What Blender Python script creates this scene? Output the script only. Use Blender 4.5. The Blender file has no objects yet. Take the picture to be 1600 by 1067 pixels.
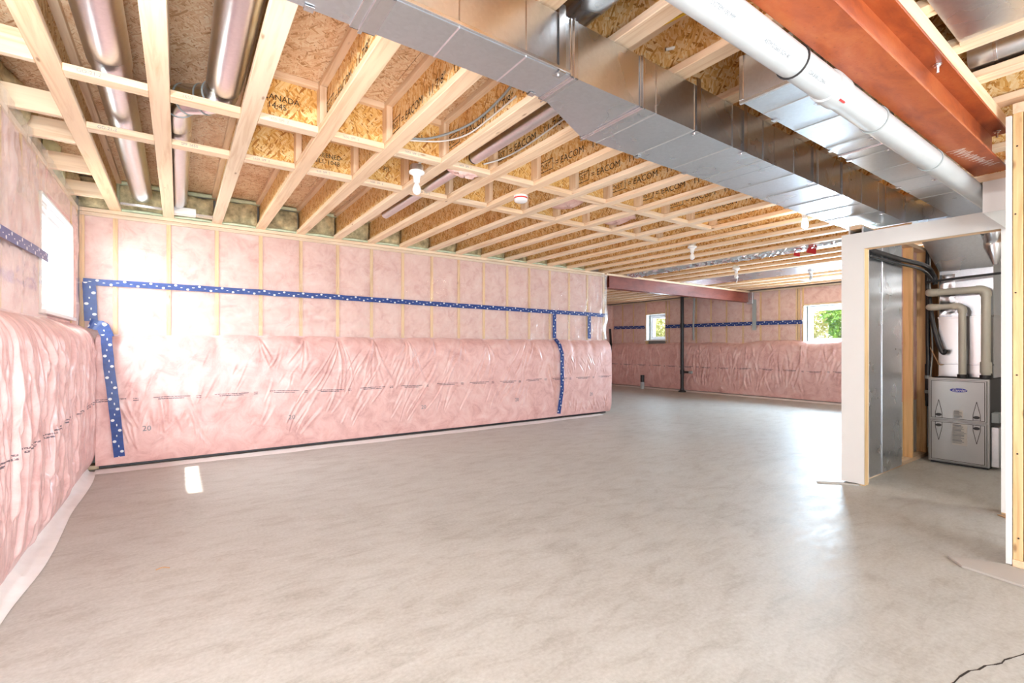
import bpy, bmesh, math, random
import numpy as np
from mathutils import Vector, Matrix

random.seed(7)
RNG = np.random.default_rng(11)
SC = bpy.context.scene
COL = SC.collection

# ------------------------------------------------------------------ camera
YAW = math.radians(35.0)
cam_data = bpy.data.cameras.new('camera')
cam_data.sensor_width = 36.0
cam_data.lens = 744.0 / 1600.0 * 36.0
cam_data.shift_y = 9.5 / 1600.0
cam_data.clip_start = 0.05
cam = bpy.data.objects.new('camera', cam_data)
COL.objects.link(cam)
cam.location = (0, 0, 1.2)
cam.rotation_euler = (math.pi / 2, 0, -YAW)
SC.camera = cam

# ------------------------------------------------------------------ exposure, world, sun, daylight, fill lights
SC.view_settings.view_transform = 'Standard'
SC.view_settings.look = 'None'
SC.view_settings.gamma = 1.0
SC.view_settings.use_curve_mapping = False
SC.view_settings.exposure = 1.3
SC.cycles.use_denoising = True
SC.cycles.max_bounces = 10
SC.cycles.diffuse_bounces = 6
SC.cycles.glossy_bounces = 5
SC.cycles.transmission_bounces = 6
SC.cycles.transparent_max_bounces = 16
SC.cycles.sample_clamp_indirect = 6.0
SC.cycles.caustics_reflective = False
SC.cycles.caustics_refractive = False

world = bpy.data.worlds.new('world')
SC.world = world
world.use_nodes = True
wn = world.node_tree
wn.nodes.clear()
wo = wn.nodes.new('ShaderNodeOutputWorld')
wb = wn.nodes.new('ShaderNodeBackground')
ws = wn.nodes.new('ShaderNodeTexSky')
ws.sky_type = 'NISHITA'
ws.sun_disc = False
ws.sun_elevation = math.radians(61)
ws.sun_rotation = math.radians(-90)
wb.inputs['Strength'].default_value = 0.22
wn.links.new(ws.outputs[0], wb.inputs[0])
wn.links.new(wb.outputs[0], wo.inputs[0])


def light(name, kind, loc, energy, color=(1, 1, 1), rot=(0, 0, 0), **kw):
    d = bpy.data.lights.new(name, kind)
    d.energy = energy
    d.color = color
    for k, v in kw.items():
        setattr(d, k, v)
    o = bpy.data.objects.new(name, d)
    COL.objects.link(o)
    o.location = loc
    o.rotation_euler = rot
    return o


# the sun comes down over the left wall (d = +X, steep)
light('sun', 'SUN', (-6, 5, 12), 4.5, (1.0, 0.95, 0.86), (0, math.radians(-29.0), 0), angle=math.radians(0.6))
# daylight through the left window and the two far windows, then added unseen fills
HP = math.pi / 2
light('daylight_left_window', 'AREA', (-1.34, 5.26, 2.06), 62, (0.94, 0.98, 1.0), (0, -math.radians(56), 0), shape='RECTANGLE', size=0.85, size_y=1.2)
light('daylight_far_window', 'AREA', (12.1, 4.3, 1.75), 320, (0.66, 0.83, 1.0), (0, HP, 0), shape='RECTANGLE', size=0.8, size_y=1.3)
light('daylight_small_window', 'AREA', (12.1, 9.0, 1.8), 60, (0.72, 0.86, 1.0), (0, HP, 0), shape='RECTANGLE', size=0.7, size_y=0.6)
light('fill_rear', 'AREA', (1.7, -3.05, 1.1), 85, (0.92, 0.97, 1.0), (HP, 0, 0), shape='RECTANGLE', size=3.4, size_y=2.0)  # added unseen fill behind the camera, brightens the room
light('fill_far_area', 'AREA', (8.0, -3.05, 1.2), 70, (0.80, 0.90, 1.0), (HP, 0, 0), shape='RECTANGLE', size=3.0, size_y=1.9)  # added cool fill out of view, lifts the far area
light('fill_side_low', 'AREA', (4.45, -3.05, 0.6), 8, (0.95, 0.98, 1.0), (HP, 0, 0), shape='RECTANGLE', size=0.9, size_y=1.1)  # added low fill for the bright streak on the floor by the doorway
# added fill lights to brighten the room, aimed at the ceiling from behind the viewpoint and from behind the partition
light('fill_ceiling_near', 'AREA', (-0.45, -1.3, 0.6), 85, (0.95, 0.98, 1.0), (math.pi - 0.75, 0, 0), shape='RECTANGLE', size=1.4, size_y=1.0)
light('fill_ceiling_far', 'AREA', (9.2, 2.6, 0.55), 22, (0.90, 0.96, 1.0), (math.pi, 0, 0), shape='RECTANGLE', size=1.4, size_y=1.0)


# ------------------------------------------------------------------ materials
def newmat(name):
    m = bpy.data.materials.new(name)
    m.use_nodes = True
    nt = m.node_tree
    nt.nodes.clear()
    out = nt.nodes.new('ShaderNodeOutputMaterial')
    b = nt.nodes.new('ShaderNodeBsdfPrincipled')
    nt.links.new(b.outputs[0], out.inputs[0])
    return m, nt, b, out


class G:
    """short helpers to lay out a node graph"""
    def __init__(s, nt): s.nt = nt
    def n(s, t, **kw):
        x = s.nt.nodes.new(t)
        for k, v in kw.items(): setattr(x, k, v)
        return x
    def l(s, a, b): s.nt.links.new(a, b)
    def coord(s, out='Object'): return s.n('ShaderNodeTexCoord').outputs[out]
    def mapping(s, vec, scale=(1, 1, 1), rot=(0, 0, 0), loc=(0, 0, 0)):
        m = s.n('ShaderNodeMapping')
        m.inputs['Scale'].default_value = scale
        m.inputs['Rotation'].default_value = rot
        m.inputs['Location'].default_value = loc
        s.l(vec, m.inputs['Vector'])
        return m.outputs[0]
    def noise(s, vec, scale=5, detail=3, rough=0.5, dist=0.0, out='Fac'):
        x = s.n('ShaderNodeTexNoise')
        x.inputs['Scale'].default_value = scale
        x.inputs['Detail'].default_value = detail
        x.inputs['Roughness'].default_value = rough
        x.inputs['Distortion'].default_value = dist
        s.l(vec, x.inputs['Vector'])
        return x.outputs[out]
    def vor(s, vec, scale=5, feature='F1', rnd=1.0):
        x = s.n('ShaderNodeTexVoronoi')
        x.feature = feature
        x.inputs['Scale'].default_value = scale
        x.inputs['Randomness'].default_value = rnd
        s.l(vec, x.inputs['Vector'])
        return x
    def ramp(s, fac, stops, interp='LINEAR'):
        r = s.n('ShaderNodeValToRGB')
        r.color_ramp.interpolation = interp
        el = r.color_ramp.elements
        while len(el) < len(stops): el.new(0.5)
        for e, (p, c) in zip(el, stops):
            e.position = p
            e.color = (*c, 1) if len(c) == 3 else c
        s.l(fac, r.inputs[0])
        return r.outputs[0]
    def mix(s, fac, a, b, mode='MIX'):
        x = s.n('ShaderNodeMix', data_type='RGBA', blend_type=mode)
        for sock, v in ((x.inputs[0], fac), (x.inputs[6], a), (x.inputs[7], b)):
            if isinstance(v, (int, float)): sock.default_value = v
            elif isinstance(v, tuple): sock.default_value = (*v, 1) if len(v) == 3 else v
            else: s.l(v, sock)
        return x.outputs[2]
    def math(s, op, a, b=None, c=None):
        x = s.n('ShaderNodeMath', operation=op)
        for sock, v in zip(x.inputs, (a, b, c)):
            if v is None: continue
            if isinstance(v, (int, float)): sock.default_value = v
            else: s.l(v, sock)
        return x.outputs[0]
    def sep(s, vec):
        x = s.n('ShaderNodeSeparateXYZ')
        s.l(vec, x.inputs[0])
        return x.outputs
    def bump(s, h, strength=0.3, dist=0.01):
        b = s.n('ShaderNodeBump')
        b.inputs['Strength'].default_value = strength
        b.inputs['Distance'].default_value = dist
        s.l(h, b.inputs['Height'])
        return b.outputs[0]


def setp(b, **kw):
    for k, v in kw.items():
        k = {'rough': 'Roughness', 'metal': 'Metallic', 'coat': 'Coat Weight', 'coat_rough': 'Coat Roughness', 'color': 'Base Color',
             'spec': 'Specular IOR Level', 'alpha': 'Alpha'}[k]
        if k == 'Base Color' and len(v) == 3: v = (*v, 1)
        b.inputs[k].default_value = v


def wood(name, axis, light_c=(0.84, 0.65, 0.47), dark_c=(0.70, 0.47, 0.29)):
    m, nt, b, o = newmat(name)
    g = G(nt)
    sc = [26.0, 26.0, 26.0]
    sc[axis] = 1.3
    c = g.coord()
    rnd = g.n('ShaderNodeObjectInfo').outputs['Random']
    v = g.mapping(c, scale=tuple(sc))
    add = g.n('ShaderNodeVectorMath', operation='ADD')
    g.l(v, add.inputs[0])
    cmb = g.n('ShaderNodeCombineXYZ')
    for i in range(3): g.l(g.math('MULTIPLY', rnd, 57.0), cmb.inputs[i])
    g.l(cmb.outputs[0], add.inputs[1])
    grain = g.noise(add.outputs[0], 1.0, 4, 0.6, 0.8)
    col = g.ramp(grain, [(0.28, dark_c), (0.5, light_c), (0.75, tuple(min(1, x * 1.1) for x in light_c))])
    ks = [13.0, 13.0, 13.0]
    ks[axis] = 4.0
    kv = g.vor(g.mapping(c, scale=tuple(ks)), 1.0)
    knot = g.ramp(kv.outputs['Distance'], [(0.05, (1, 1, 1)), (0.13, (0, 0, 0))])
    sel = g.math('GREATER_THAN', g.sep(kv.outputs['Color'])[0], 0.72)
    col = g.mix(g.math('MULTIPLY', knot, g.math('MULTIPLY', sel, 0.75)), col, (0.22, 0.10, 0.04))
    tint = g.ramp(rnd, [(0.0, (1.0, 0.95, 0.88)), (0.5, (1, 1, 1)), (1.0, (0.93, 0.96, 0.98))])
    col = g.mix(1.0, col, tint, 'MULTIPLY')
    g.l(col, b.inputs['Base Color'])
    setp(b, rough=0.62, spec=0.3)
    g.l(g.bump(grain, 0.12, 0.003), b.inputs['Normal'])
    return m


def osb(name, normal_axis):
    m, nt, b, o = newmat(name)
    g = G(nt)
    c = g.coord()
    ax = [a for a in range(3) if a != normal_axis]
    layers = []
    for k, ang in enumerate((0.15, 0.95, -0.6)):
        rot = [0.0, 0.0, 0.0]
        rot[normal_axis] = ang
        sc = [1.0, 1.0, 1.0]
        long_axis = 1 if normal_axis != 1 else 2
        if normal_axis == 0: long_axis = 2
        for a in ax: sc[a] = 120.0 if normal_axis == 2 else 95.0
        sc[long_axis] = 20.0
        sc[normal_axis] = 0.001
        v0 = g.mapping(c, rot=tuple(rot), loc=(k * 3.1, k * 1.7, k * 2.3))
        warp = g.noise(v0, 5.0, 2, 0.5, out='Color')
        w = g.n('ShaderNodeVectorMath', operation='MULTIPLY_ADD')
        g.l(warp, w.inputs[0])
        w.inputs[1].default_value = (0.05, 0.05, 0.05)
        g.l(v0, w.inputs[2])
        v = g.mapping(w.outputs[0], scale=tuple(sc))
        x = g.vor(v, 1.0)
        layers.append(x)
    r0 = g.sep(layers[0].outputs['Color'])[0]
    r1 = g.sep(layers[1].outputs['Color'])[0]
    r2 = g.sep(layers[2].outputs['Color'])[0]
    if normal_axis == 2: stops = [(0.0, (0.48, 0.26, 0.12)), (0.15, (0.68, 0.43, 0.24)), (0.42, (0.79, 0.56, 0.36)), (0.7, (0.84, 0.65, 0.45)), (1.0, (0.88, 0.73, 0.55))]
    elif normal_axis == 1: stops = [(0.0, (0.36, 0.14, 0.03)), (0.16, (0.60, 0.30, 0.07)), (0.42, (0.74, 0.43, 0.13)), (0.7, (0.80, 0.54, 0.22)), (1.0, (0.86, 0.66, 0.36))]
    else: stops = [(0.0, (0.40, 0.17, 0.035)), (0.16, (0.66, 0.34, 0.085)), (0.42, (0.79, 0.50, 0.19)), (0.7, (0.84, 0.61, 0.30)), (1.0, (0.89, 0.72, 0.44))]
    ca, cb, cc = (g.ramp(r, stops) for r in (r0, r1, r2))
    col = g.mix(g.math('GREATER_THAN', g.sep(layers[1].outputs['Color'])[1], 0.55), ca, cb)
    col = g.mix(g.math('GREATER_THAN', g.sep(layers[2].outputs['Color'])[2], 0.68), col, cc)
    blotch = g.noise(c, 2.2, 2, 0.5)
    col = g.mix(g.ramp(blotch, [(0.56, (0, 0, 0)), (0.74, (0.5, 0.5, 0.5))]), col, (0.70, 0.36, 0.10), 'MULTIPLY')
    nick = g.vor(g.mapping(c, scale=tuple(30.0 if a != normal_axis else 0.001 for a in range(3))), 1.0)
    nk = g.math('LESS_THAN', nick.outputs['Distance'], 0.09)
    col = g.mix(g.math('MULTIPLY', nk, 0.7), col, (0.09, 0.04, 0.015))
    g.l(col, b.inputs['Base Color'])
    setp(b, rough=0.5, spec=0.35)
    g.l(g.bump(r0, 0.25, 0.004), b.inputs['Normal'])
    return m


def simple(name, color, rough=0.5, metal=0.0, bump=None, coat=0.0, var=0.0, vscale=6.0):
    m, nt, b, o = newmat(name)
    g = G(nt)
    setp(b, color=color, rough=rough, metal=metal, coat=coat)
    if var or bump:
        n = g.noise(g.coord(), vscale, 4, 0.6)
        if var:
            lo = tuple(max(0, x * (1 - var)) for x in color)
            hi = tuple(min(1, x * (1 + var)) for x in color)
            g.l(g.ramp(n, [(0.3, lo), (0.7, hi)]), b.inputs['Base Color'])
        if bump:
            g.l(g.bump(n, bump, 0.01), b.inputs['Normal'])
    return m


def concrete():
    m, nt, b, o = newmat('concrete')
    g = G(nt)
    c = g.coord()
    n1 = g.noise(c, 1.3, 7, 0.72, 0.9)
    n2 = g.noise(g.mapping(c, scale=(2.2, 5.5, 1), rot=(0, 0, 0.5)), 1.7, 8, 0.74, 0.5)
    n3 = g.noise(c, 55, 3, 0.65)
    n4 = g.noise(c, 0.45, 3, 0.6, 0.4)
    col = g.ramp(n1, [(0.33, (0.33, 0.325, 0.295)), (0.46, (0.475, 0.475, 0.45)), (0.58, (0.54, 0.55, 0.525)), (0.72, (0.54, 0.56, 0.55))])
    col = g.mix(g.ramp(n4, [(0.42, (0, 0, 0)), (0.62, (0.5, 0.5, 0.5))]), col, (0.49, 0.45, 0.385))
    col = g.mix(0.58, col, g.ramp(n2, [(0.36, (0.345, 0.335, 0.30)), (0.50, (0.525, 0.535, 0.505)), (0.68, (0.63, 0.645, 0.63))]))
    col = g.mix(0.25, col, g.ramp(n3, [(0.3, (0.26, 0.25, 0.22)), (0.7, (0.62, 0.63, 0.60))]))
    scr = g.noise(g.mapping(c, scale=(1.0, 46.0, 1.0), rot=(0, 0, 0.28)), 1.0, 3, 0.65, 1.4)
    col = g.mix(g.ramp(scr, [(0.64, (0, 0, 0)), (0.74, (0.22, 0.22, 0.22))]), col, (0.64, 0.63, 0.59))
    spk = g.noise(g.mapping(c, scale=(5, 9, 1)), 4.0, 4, 0.6, 0.3)
    col = g.mix(g.ramp(spk, [(0.70, (0, 0, 0)), (0.76, (0.45, 0.45, 0.45))]), col, (0.70, 0.70, 0.67))
    col = g.mix(g.ramp(spk, [(0.22, (0.5, 0.5, 0.5)), (0.28, (0, 0, 0))]), col, (0.24, 0.22, 0.19))
    g.l(col, b.inputs['Base Color'])
    g.l(g.ramp(n2, [(0.3, (0.42, 0.42, 0.42)), (0.7, (0.62, 0.62, 0.62))]), b.inputs['Roughness'])
    setp(b, spec=0.45)
    g.l(g.bump(n2, 0.10, 0.006), b.inputs['Normal'])
    return m


def galv(name='galvanized', base=(0.73, 0.78, 0.83), r0=0.25, r1=0.31, bump=0.0):
    m, nt, b, o = newmat(name)
    g = G(nt)
    c = g.coord()
    v = g.vor(c, 70.0)
    sp = g.sep(v.outputs['Color'])[0]
    n = g.noise(c, 3.0, 3, 0.5)
    col = g.mix(0.12, base, g.ramp(sp, [(0, tuple(x * 0.75 for x in base)), (1, tuple(min(1, x * 1.2) for x in base))]))
    g.l(col, b.inputs['Base Color'])
    setp(b, metal=1.0)
    g.l(g.math('MULTIPLY_ADD', n, r1 - r0, r0), b.inputs['Roughness'])
    if bump: g.l(g.bump(g.noise(c, 5.0, 2, 0.4), bump, 0.05), b.inputs['Normal'])
    return m


def rust(name, a, bb, cc):
    m, nt, b, o = newmat(name)
    g = G(nt)
    c = g.coord()
    n = g.noise(g.mapping(c, scale=(1.0, 2.5, 2.5)), 3.0, 6, 0.65, 0.4)
    n2 = g.noise(c, 60, 3, 0.6)
    col = g.ramp(n, [(0.3, a), (0.52, bb), (0.72, cc)])
    col = g.mix(g.ramp(n2, [(0.62, (0, 0, 0)), (0.75, (0.5, 0.5, 0.5))]), col, tuple(x * 0.4 for x in a))
    sc = g.noise(g.mapping(c, scale=(2, 30, 30)), 1.0, 2, 0.6)
    col = g.mix(g.ramp(sc, [(0.72, (0, 0, 0)), (0.80, (0.35, 0.35, 0.35))]), col, (0.8, 0.55, 0.4))
    g.l(col, b.inputs['Base Color'])
    setp(b, rough=0.42, spec=0.4)
    g.l(g.bump(n2, 0.12, 0.004), b.inputs['Normal'])
    return m


def pink_batt(name='insulation_pink'):
    m, nt, b, o = newmat(name)
    g = G(nt)
    c = g.coord()
    n = g.noise(c, 7.0, 6, 0.7, 0.6)
    n2 = g.noise(g.mapping(c, scale=(3, 3, 14)), 2.0, 5, 0.7, 0.8)
    col = g.ramp(n, [(0.28, (0.63, 0.35, 0.315)), (0.5, (0.77, 0.515, 0.47)), (0.72, (0.84, 0.64, 0.59))])
    col = g.mix(g.ramp(n2, [(0.55, (0, 0, 0)), (0.75, (0.45, 0.45, 0.45))]), col, (0.70, 0.55, 0.46))
    g.l(col, b.inputs['Base Color'])
    setp(b, rough=0.8, spec=0.2)
    g.l(g.bump(n, 0.5, 0.02), b.inputs['Normal'])
    return m


def blanket_mat():
    """pink glass wool under a clear facing, with the printed dash line 0.68 m above the floor"""
    m, nt, b, o = newmat('insulation_blanket')
    g = G(nt)
    c = g.coord()
    n = g.noise(c, 5.0, 6, 0.7, 0.7)
    n2 = g.noise(c, 16.0, 5, 0.7, 1.0)
    col = g.ramp(n, [(0.28, (0.58, 0.31, 0.29)), (0.5, (0.75, 0.465, 0.44)), (0.72, (0.82, 0.60, 0.57))])
    col = g.mix(g.ramp(n2, [(0.56, (0, 0, 0)), (0.74, (0.4, 0.4, 0.4))]), col, (0.80, 0.56, 0.52))
    x, y, z = g.sep(c)[0], g.sep(c)[1], g.sep(c)[2]
    s = g.math('ADD', x, y)
    wob = g.math('MULTIPLY_ADD', g.noise(c, 1.4, 1, 0.5), 0.05, -0.025)
    dz = g.math('SUBTRACT', g.math('SUBTRACT', z, 0.68), wob)
    row1 = g.math('LESS_THAN', g.math('ABSOLUTE', g.math('SUBTRACT', dz, 0.009)), 0.0045)
    row2 = g.math('LESS_THAN', g.math('ABSOLUTE', g.math('ADD', dz, 0.009)), 0.0055)
    fr = g.math('FRACT', g.math('MULTIPLY', s, 1.9))
    on1 = g.math('MULTIPLY', g.math('GREATER_THAN', fr, 0.12), g.math('LESS_THAN', fr, 0.72))
    on2 = g.math('MULTIPLY', g.math('GREATER_THAN', fr, 0.2), g.math('LESS_THAN', fr, 0.62))
    dot = g.math('MULTIPLY', g.math('GREATER_THAN', fr, 0.82), g.math('LESS_THAN', fr, 0.90))
    let = g.math('GREATER_THAN', g.noise(g.mapping(c, scale=(90, 90, 160)), 1.0, 1, 0.5), 0.40)
    mask = g.math('MULTIPLY', g.math('ADD', g.math('MULTIPLY', row1, g.math('ADD', on1, dot)), g.math('MULTIPLY', row2, g.math('ADD', on2, dot))), let)
    col = g.mix(g.math('MULTIPLY', mask, 0.9), col, (0.10, 0.07, 0.09))
    g.l(col, b.inputs['Base Color'])
    setp(b, rough=0.45, coat=0.35, coat_rough=0.22, spec=0.35)
    g.l(g.bump(g.noise(g.mapping(c, scale=(5, 5, 1.6)), 3.0, 4, 0.6, 0.9), 0.08, 0.02), b.inputs['Normal'])
    return m


def film_mat():
    m, nt, b, o = newmat('clear_plastic_film')
    g = G(nt)
    tr = g.n('ShaderNodeBsdfTransparent')
    tr.inputs[0].default_value = (0.97, 0.97, 0.97, 1)
    setp(b, color=(0.9, 0.88, 0.86), rough=0.14, spec=1.0, coat=1.0, coat_rough=0.08)
    c = g.coord()
    g.l(g.bump(g.noise(g.mapping(c, scale=(4, 4, 2)), 2.5, 4, 0.6, 1.2), 0.5, 0.03), b.inputs['Normal'])
    lw = g.n('ShaderNodeLayerWeight')
    lw.inputs[0].default_value = 0.35
    fac = g.math('MULTIPLY_ADD', lw.outputs['Facing'], 0.32, 0.15)
    mx = g.n('ShaderNodeMixShader')
    g.l(fac, mx.inputs[0])
    g.l(tr.outputs[0], mx.inputs[1])
    g.l(b.outputs[0], mx.inputs[2])
    g.l(mx.outputs[0], o.inputs[0])
    return m


def tape_mat():
    """blue sheathing tape with a staggered print of white roundels"""
    m, nt, b, o = newmat('blue_printed_tape')
    g = G(nt)
    uv = g.coord('UV')
    s = g.sep(uv)
    u, v = s[0], s[1]

    def spots(off, v0, ru, rv, per):
        fu = g.math('SUBTRACT', g.math('MULTIPLY', g.math('FRACT', g.math('DIVIDE', g.math('ADD', u, off), per)), per), per / 2)
        a = g.math('POWER', g.math('DIVIDE', fu, ru), 2.0)
        bb = g.math('POWER', g.math('DIVIDE', g.math('SUBTRACT', v, v0), rv), 2.0)
        return g.math('LESS_THAN', g.math('ADD', a, bb), 1.0)
    k = g.math('MAXIMUM', spots(0.0, 0.056, 0.013, 0.012, 0.21), spots(0.105, 0.016, 0.013, 0.012, 0.21))
    k = g.math('MAXIMUM', k, spots(0.055, 0.040, 0.013, 0.004, 0.21))
    k = g.math('MAXIMUM', k, spots(0.160, 0.033, 0.010, 0.004, 0.21))
    scuff = g.noise(uv, 22, 3, 0.6)
    base = g.ramp(scuff, [(0.3, (0.006, 0.030, 0.17)), (0.7, (0.014, 0.060, 0.27))])
    g.l(g.mix(g.math('MULTIPLY', k, 0.85), base, (0.80, 0.82, 0.82)), b.inputs['Base Color'])
    setp(b, rough=0.35, spec=0.5)
    return m


def leaf_mat(name, a, c2):
    m, nt, b, o = newmat(name)
    g = G(nt)
    n = g.noise(g.coord(), 9.0, 3, 0.6)
    g.l(g.ramp(n, [(0.35, a), (0.65, c2)]), b.inputs['Base Color'])
    setp(b, rough=0.6)
    return m


M = {}
M['wx'] = wood('lumber_along_x', 0)
M['wy'] = wood('lumber_along_y', 1)
M['wz'] = wood('lumber_upright', 2, (0.80, 0.55, 0.29), (0.58, 0.33, 0.14))
M['wb'] = wood('lumber_pale_upright', 2)
M['osb_z'] = osb('strand_board_flat', 2)
M['osb_x'] = osb('strand_board_joist', 0)
M['osb_y'] = osb('strand_board_block', 1)
M['conc'] = concrete()
M['found'] = simple('foundation_wall', (0.36, 0.35, 0.33), 0.85, var=0.15)
M['galv'] = galv()
M['galv_side'] = M['galv']
M['bright'] = galv('bright_sheet_metal', (0.74, 0.75, 0.77), 0.22, 0.28, 0.0)
M['pipe_metal'] = galv('round_duct_metal', (0.72, 0.71, 0.73), 0.26, 0.32, 0.0)
M['rust'] = rust('red_oxide_steel', (0.22, 0.042, 0.014), (0.38, 0.085, 0.022), (0.46, 0.14, 0.042))
M['rust2'] = rust('maroon_steel', (0.15, 0.032, 0.022), (0.23, 0.055, 0.036), (0.27, 0.075, 0.05))
M['pvc'] = simple('pvc_pale_grey', (0.47, 0.50, 0.515), 0.38, var=0.04)
M['pvc_beige'] = simple('pvc_beige', (0.55, 0.54, 0.47), 0.4, var=0.05)
M['dry'] = simple('drywall_white', (0.80, 0.80, 0.79), 0.75, var=0.02, vscale=2.0)
M['dry_edge'] = simple('gypsum_edge', (0.62, 0.60, 0.56), 0.85)
M['white'] = simple('white_plastic', (0.85, 0.85, 0.85), 0.35)
M['vinyl'] = simple('white_vinyl_frame', (0.82, 0.83, 0.85), 0.35)
M['black'] = simple('black_plastic', (0.018, 0.018, 0.02), 0.4)
M['ink'] = simple('black_ink', (0.025, 0.018, 0.014), 0.7)
M['print'] = simple('grey_print', (0.22, 0.24, 0.26), 0.7)
M['chalk'] = simple('white_chalk', (0.85, 0.78, 0.72), 0.9)
M['pink'] = pink_batt()
M['blanket'] = blanket_mat()
M['film'] = film_mat()
M['tape'] = tape_mat()
M['poly'] = simple('white_poly_sheet', (0.88, 0.88, 0.87), 0.35, bump=0.4, var=0.04, vscale=9)
M['wool'] = simple('mineral_wool', (0.50, 0.44, 0.27), 0.95, bump=1.0, var=0.55, vscale=11)
M['foam'] = simple('green_spray_foam', (0.60, 0.68, 0.50), 0.8, bump=0.8, var=0.15, vscale=14)
M['red'] = simple('red_plastic', (0.75, 0.035, 0.035), 0.4)
M['yellow'] = simple('yellow_cable', (0.75, 0.48, 0.03), 0.4)
M['wire'] = simple('white_cable', (0.74, 0.74, 0.72), 0.4)
M['grey'] = simple('grey_cable', (0.33, 0.37, 0.38), 0.5)
M['foil'] = galv('crinkled_foil', (0.80, 0.82, 0.86), 0.16, 0.26, 0.9)
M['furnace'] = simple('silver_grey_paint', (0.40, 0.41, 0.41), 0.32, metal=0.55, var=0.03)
M['furn_gap_dark'] = simple('furnace_side_and_gap_shade', (0.03, 0.03, 0.035), 0.5)
M['label'] = simple('sticker_grey', (0.50, 0.49, 0.46), 0.6)
M['logo'] = simple('logo_blue', (0.012, 0.02, 0.30), 0.3)
M['logotxt'] = simple('logo_white', (0.85, 0.86, 0.88), 0.4)
M['card'] = simple('drywall_scrap', (0.50, 0.48, 0.45), 0.85)
M['cardboard'] = simple('brown_paper', (0.50, 0.30, 0.16), 0.85)
M['grass'] = leaf_mat('lawn', (0.10, 0.16, 0.03), (0.22, 0.27, 0.06))
M['leaf_g'] = leaf_mat('leaf_green', (0.13, 0.27, 0.03), (0.34, 0.50, 0.06))
M['leaf_y'] = leaf_mat('leaf_yellow', (0.58, 0.50, 0.14), (0.80, 0.74, 0.34))
M['bark'] = simple('bark', (0.14, 0.09, 0.06), 0.9)
gm, gnt, gb, go = newmat('window_glass')
_g = G(gnt)
_t = _g.n('ShaderNodeBsdfTransparent')
_t.inputs[0].default_value = (0.95, 0.97, 0.97, 1)
_gl = _g.n('ShaderNodeBsdfGlossy')
_gl.inputs['Roughness'].default_value = 0.02
_mx = _g.n('ShaderNodeMixShader')
_mx.inputs[0].default_value = 0.06
_g.l(_t.outputs[0], _mx.inputs[1]); _g.l(_gl.outputs[0], _mx.inputs[2]); _g.l(_mx.outputs[0], go.inputs[0])
M['glass'] = gm
lm, lnt, lb, lo = newmat('lit_bulb')
setp(lb, color=(1, 0.95, 0.85))
lb.inputs['Emission Color'].default_value = (1, 0.86, 0.62, 1)
lb.inputs['Emission Strength'].default_value = 30
M['lit'] = lm


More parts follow.
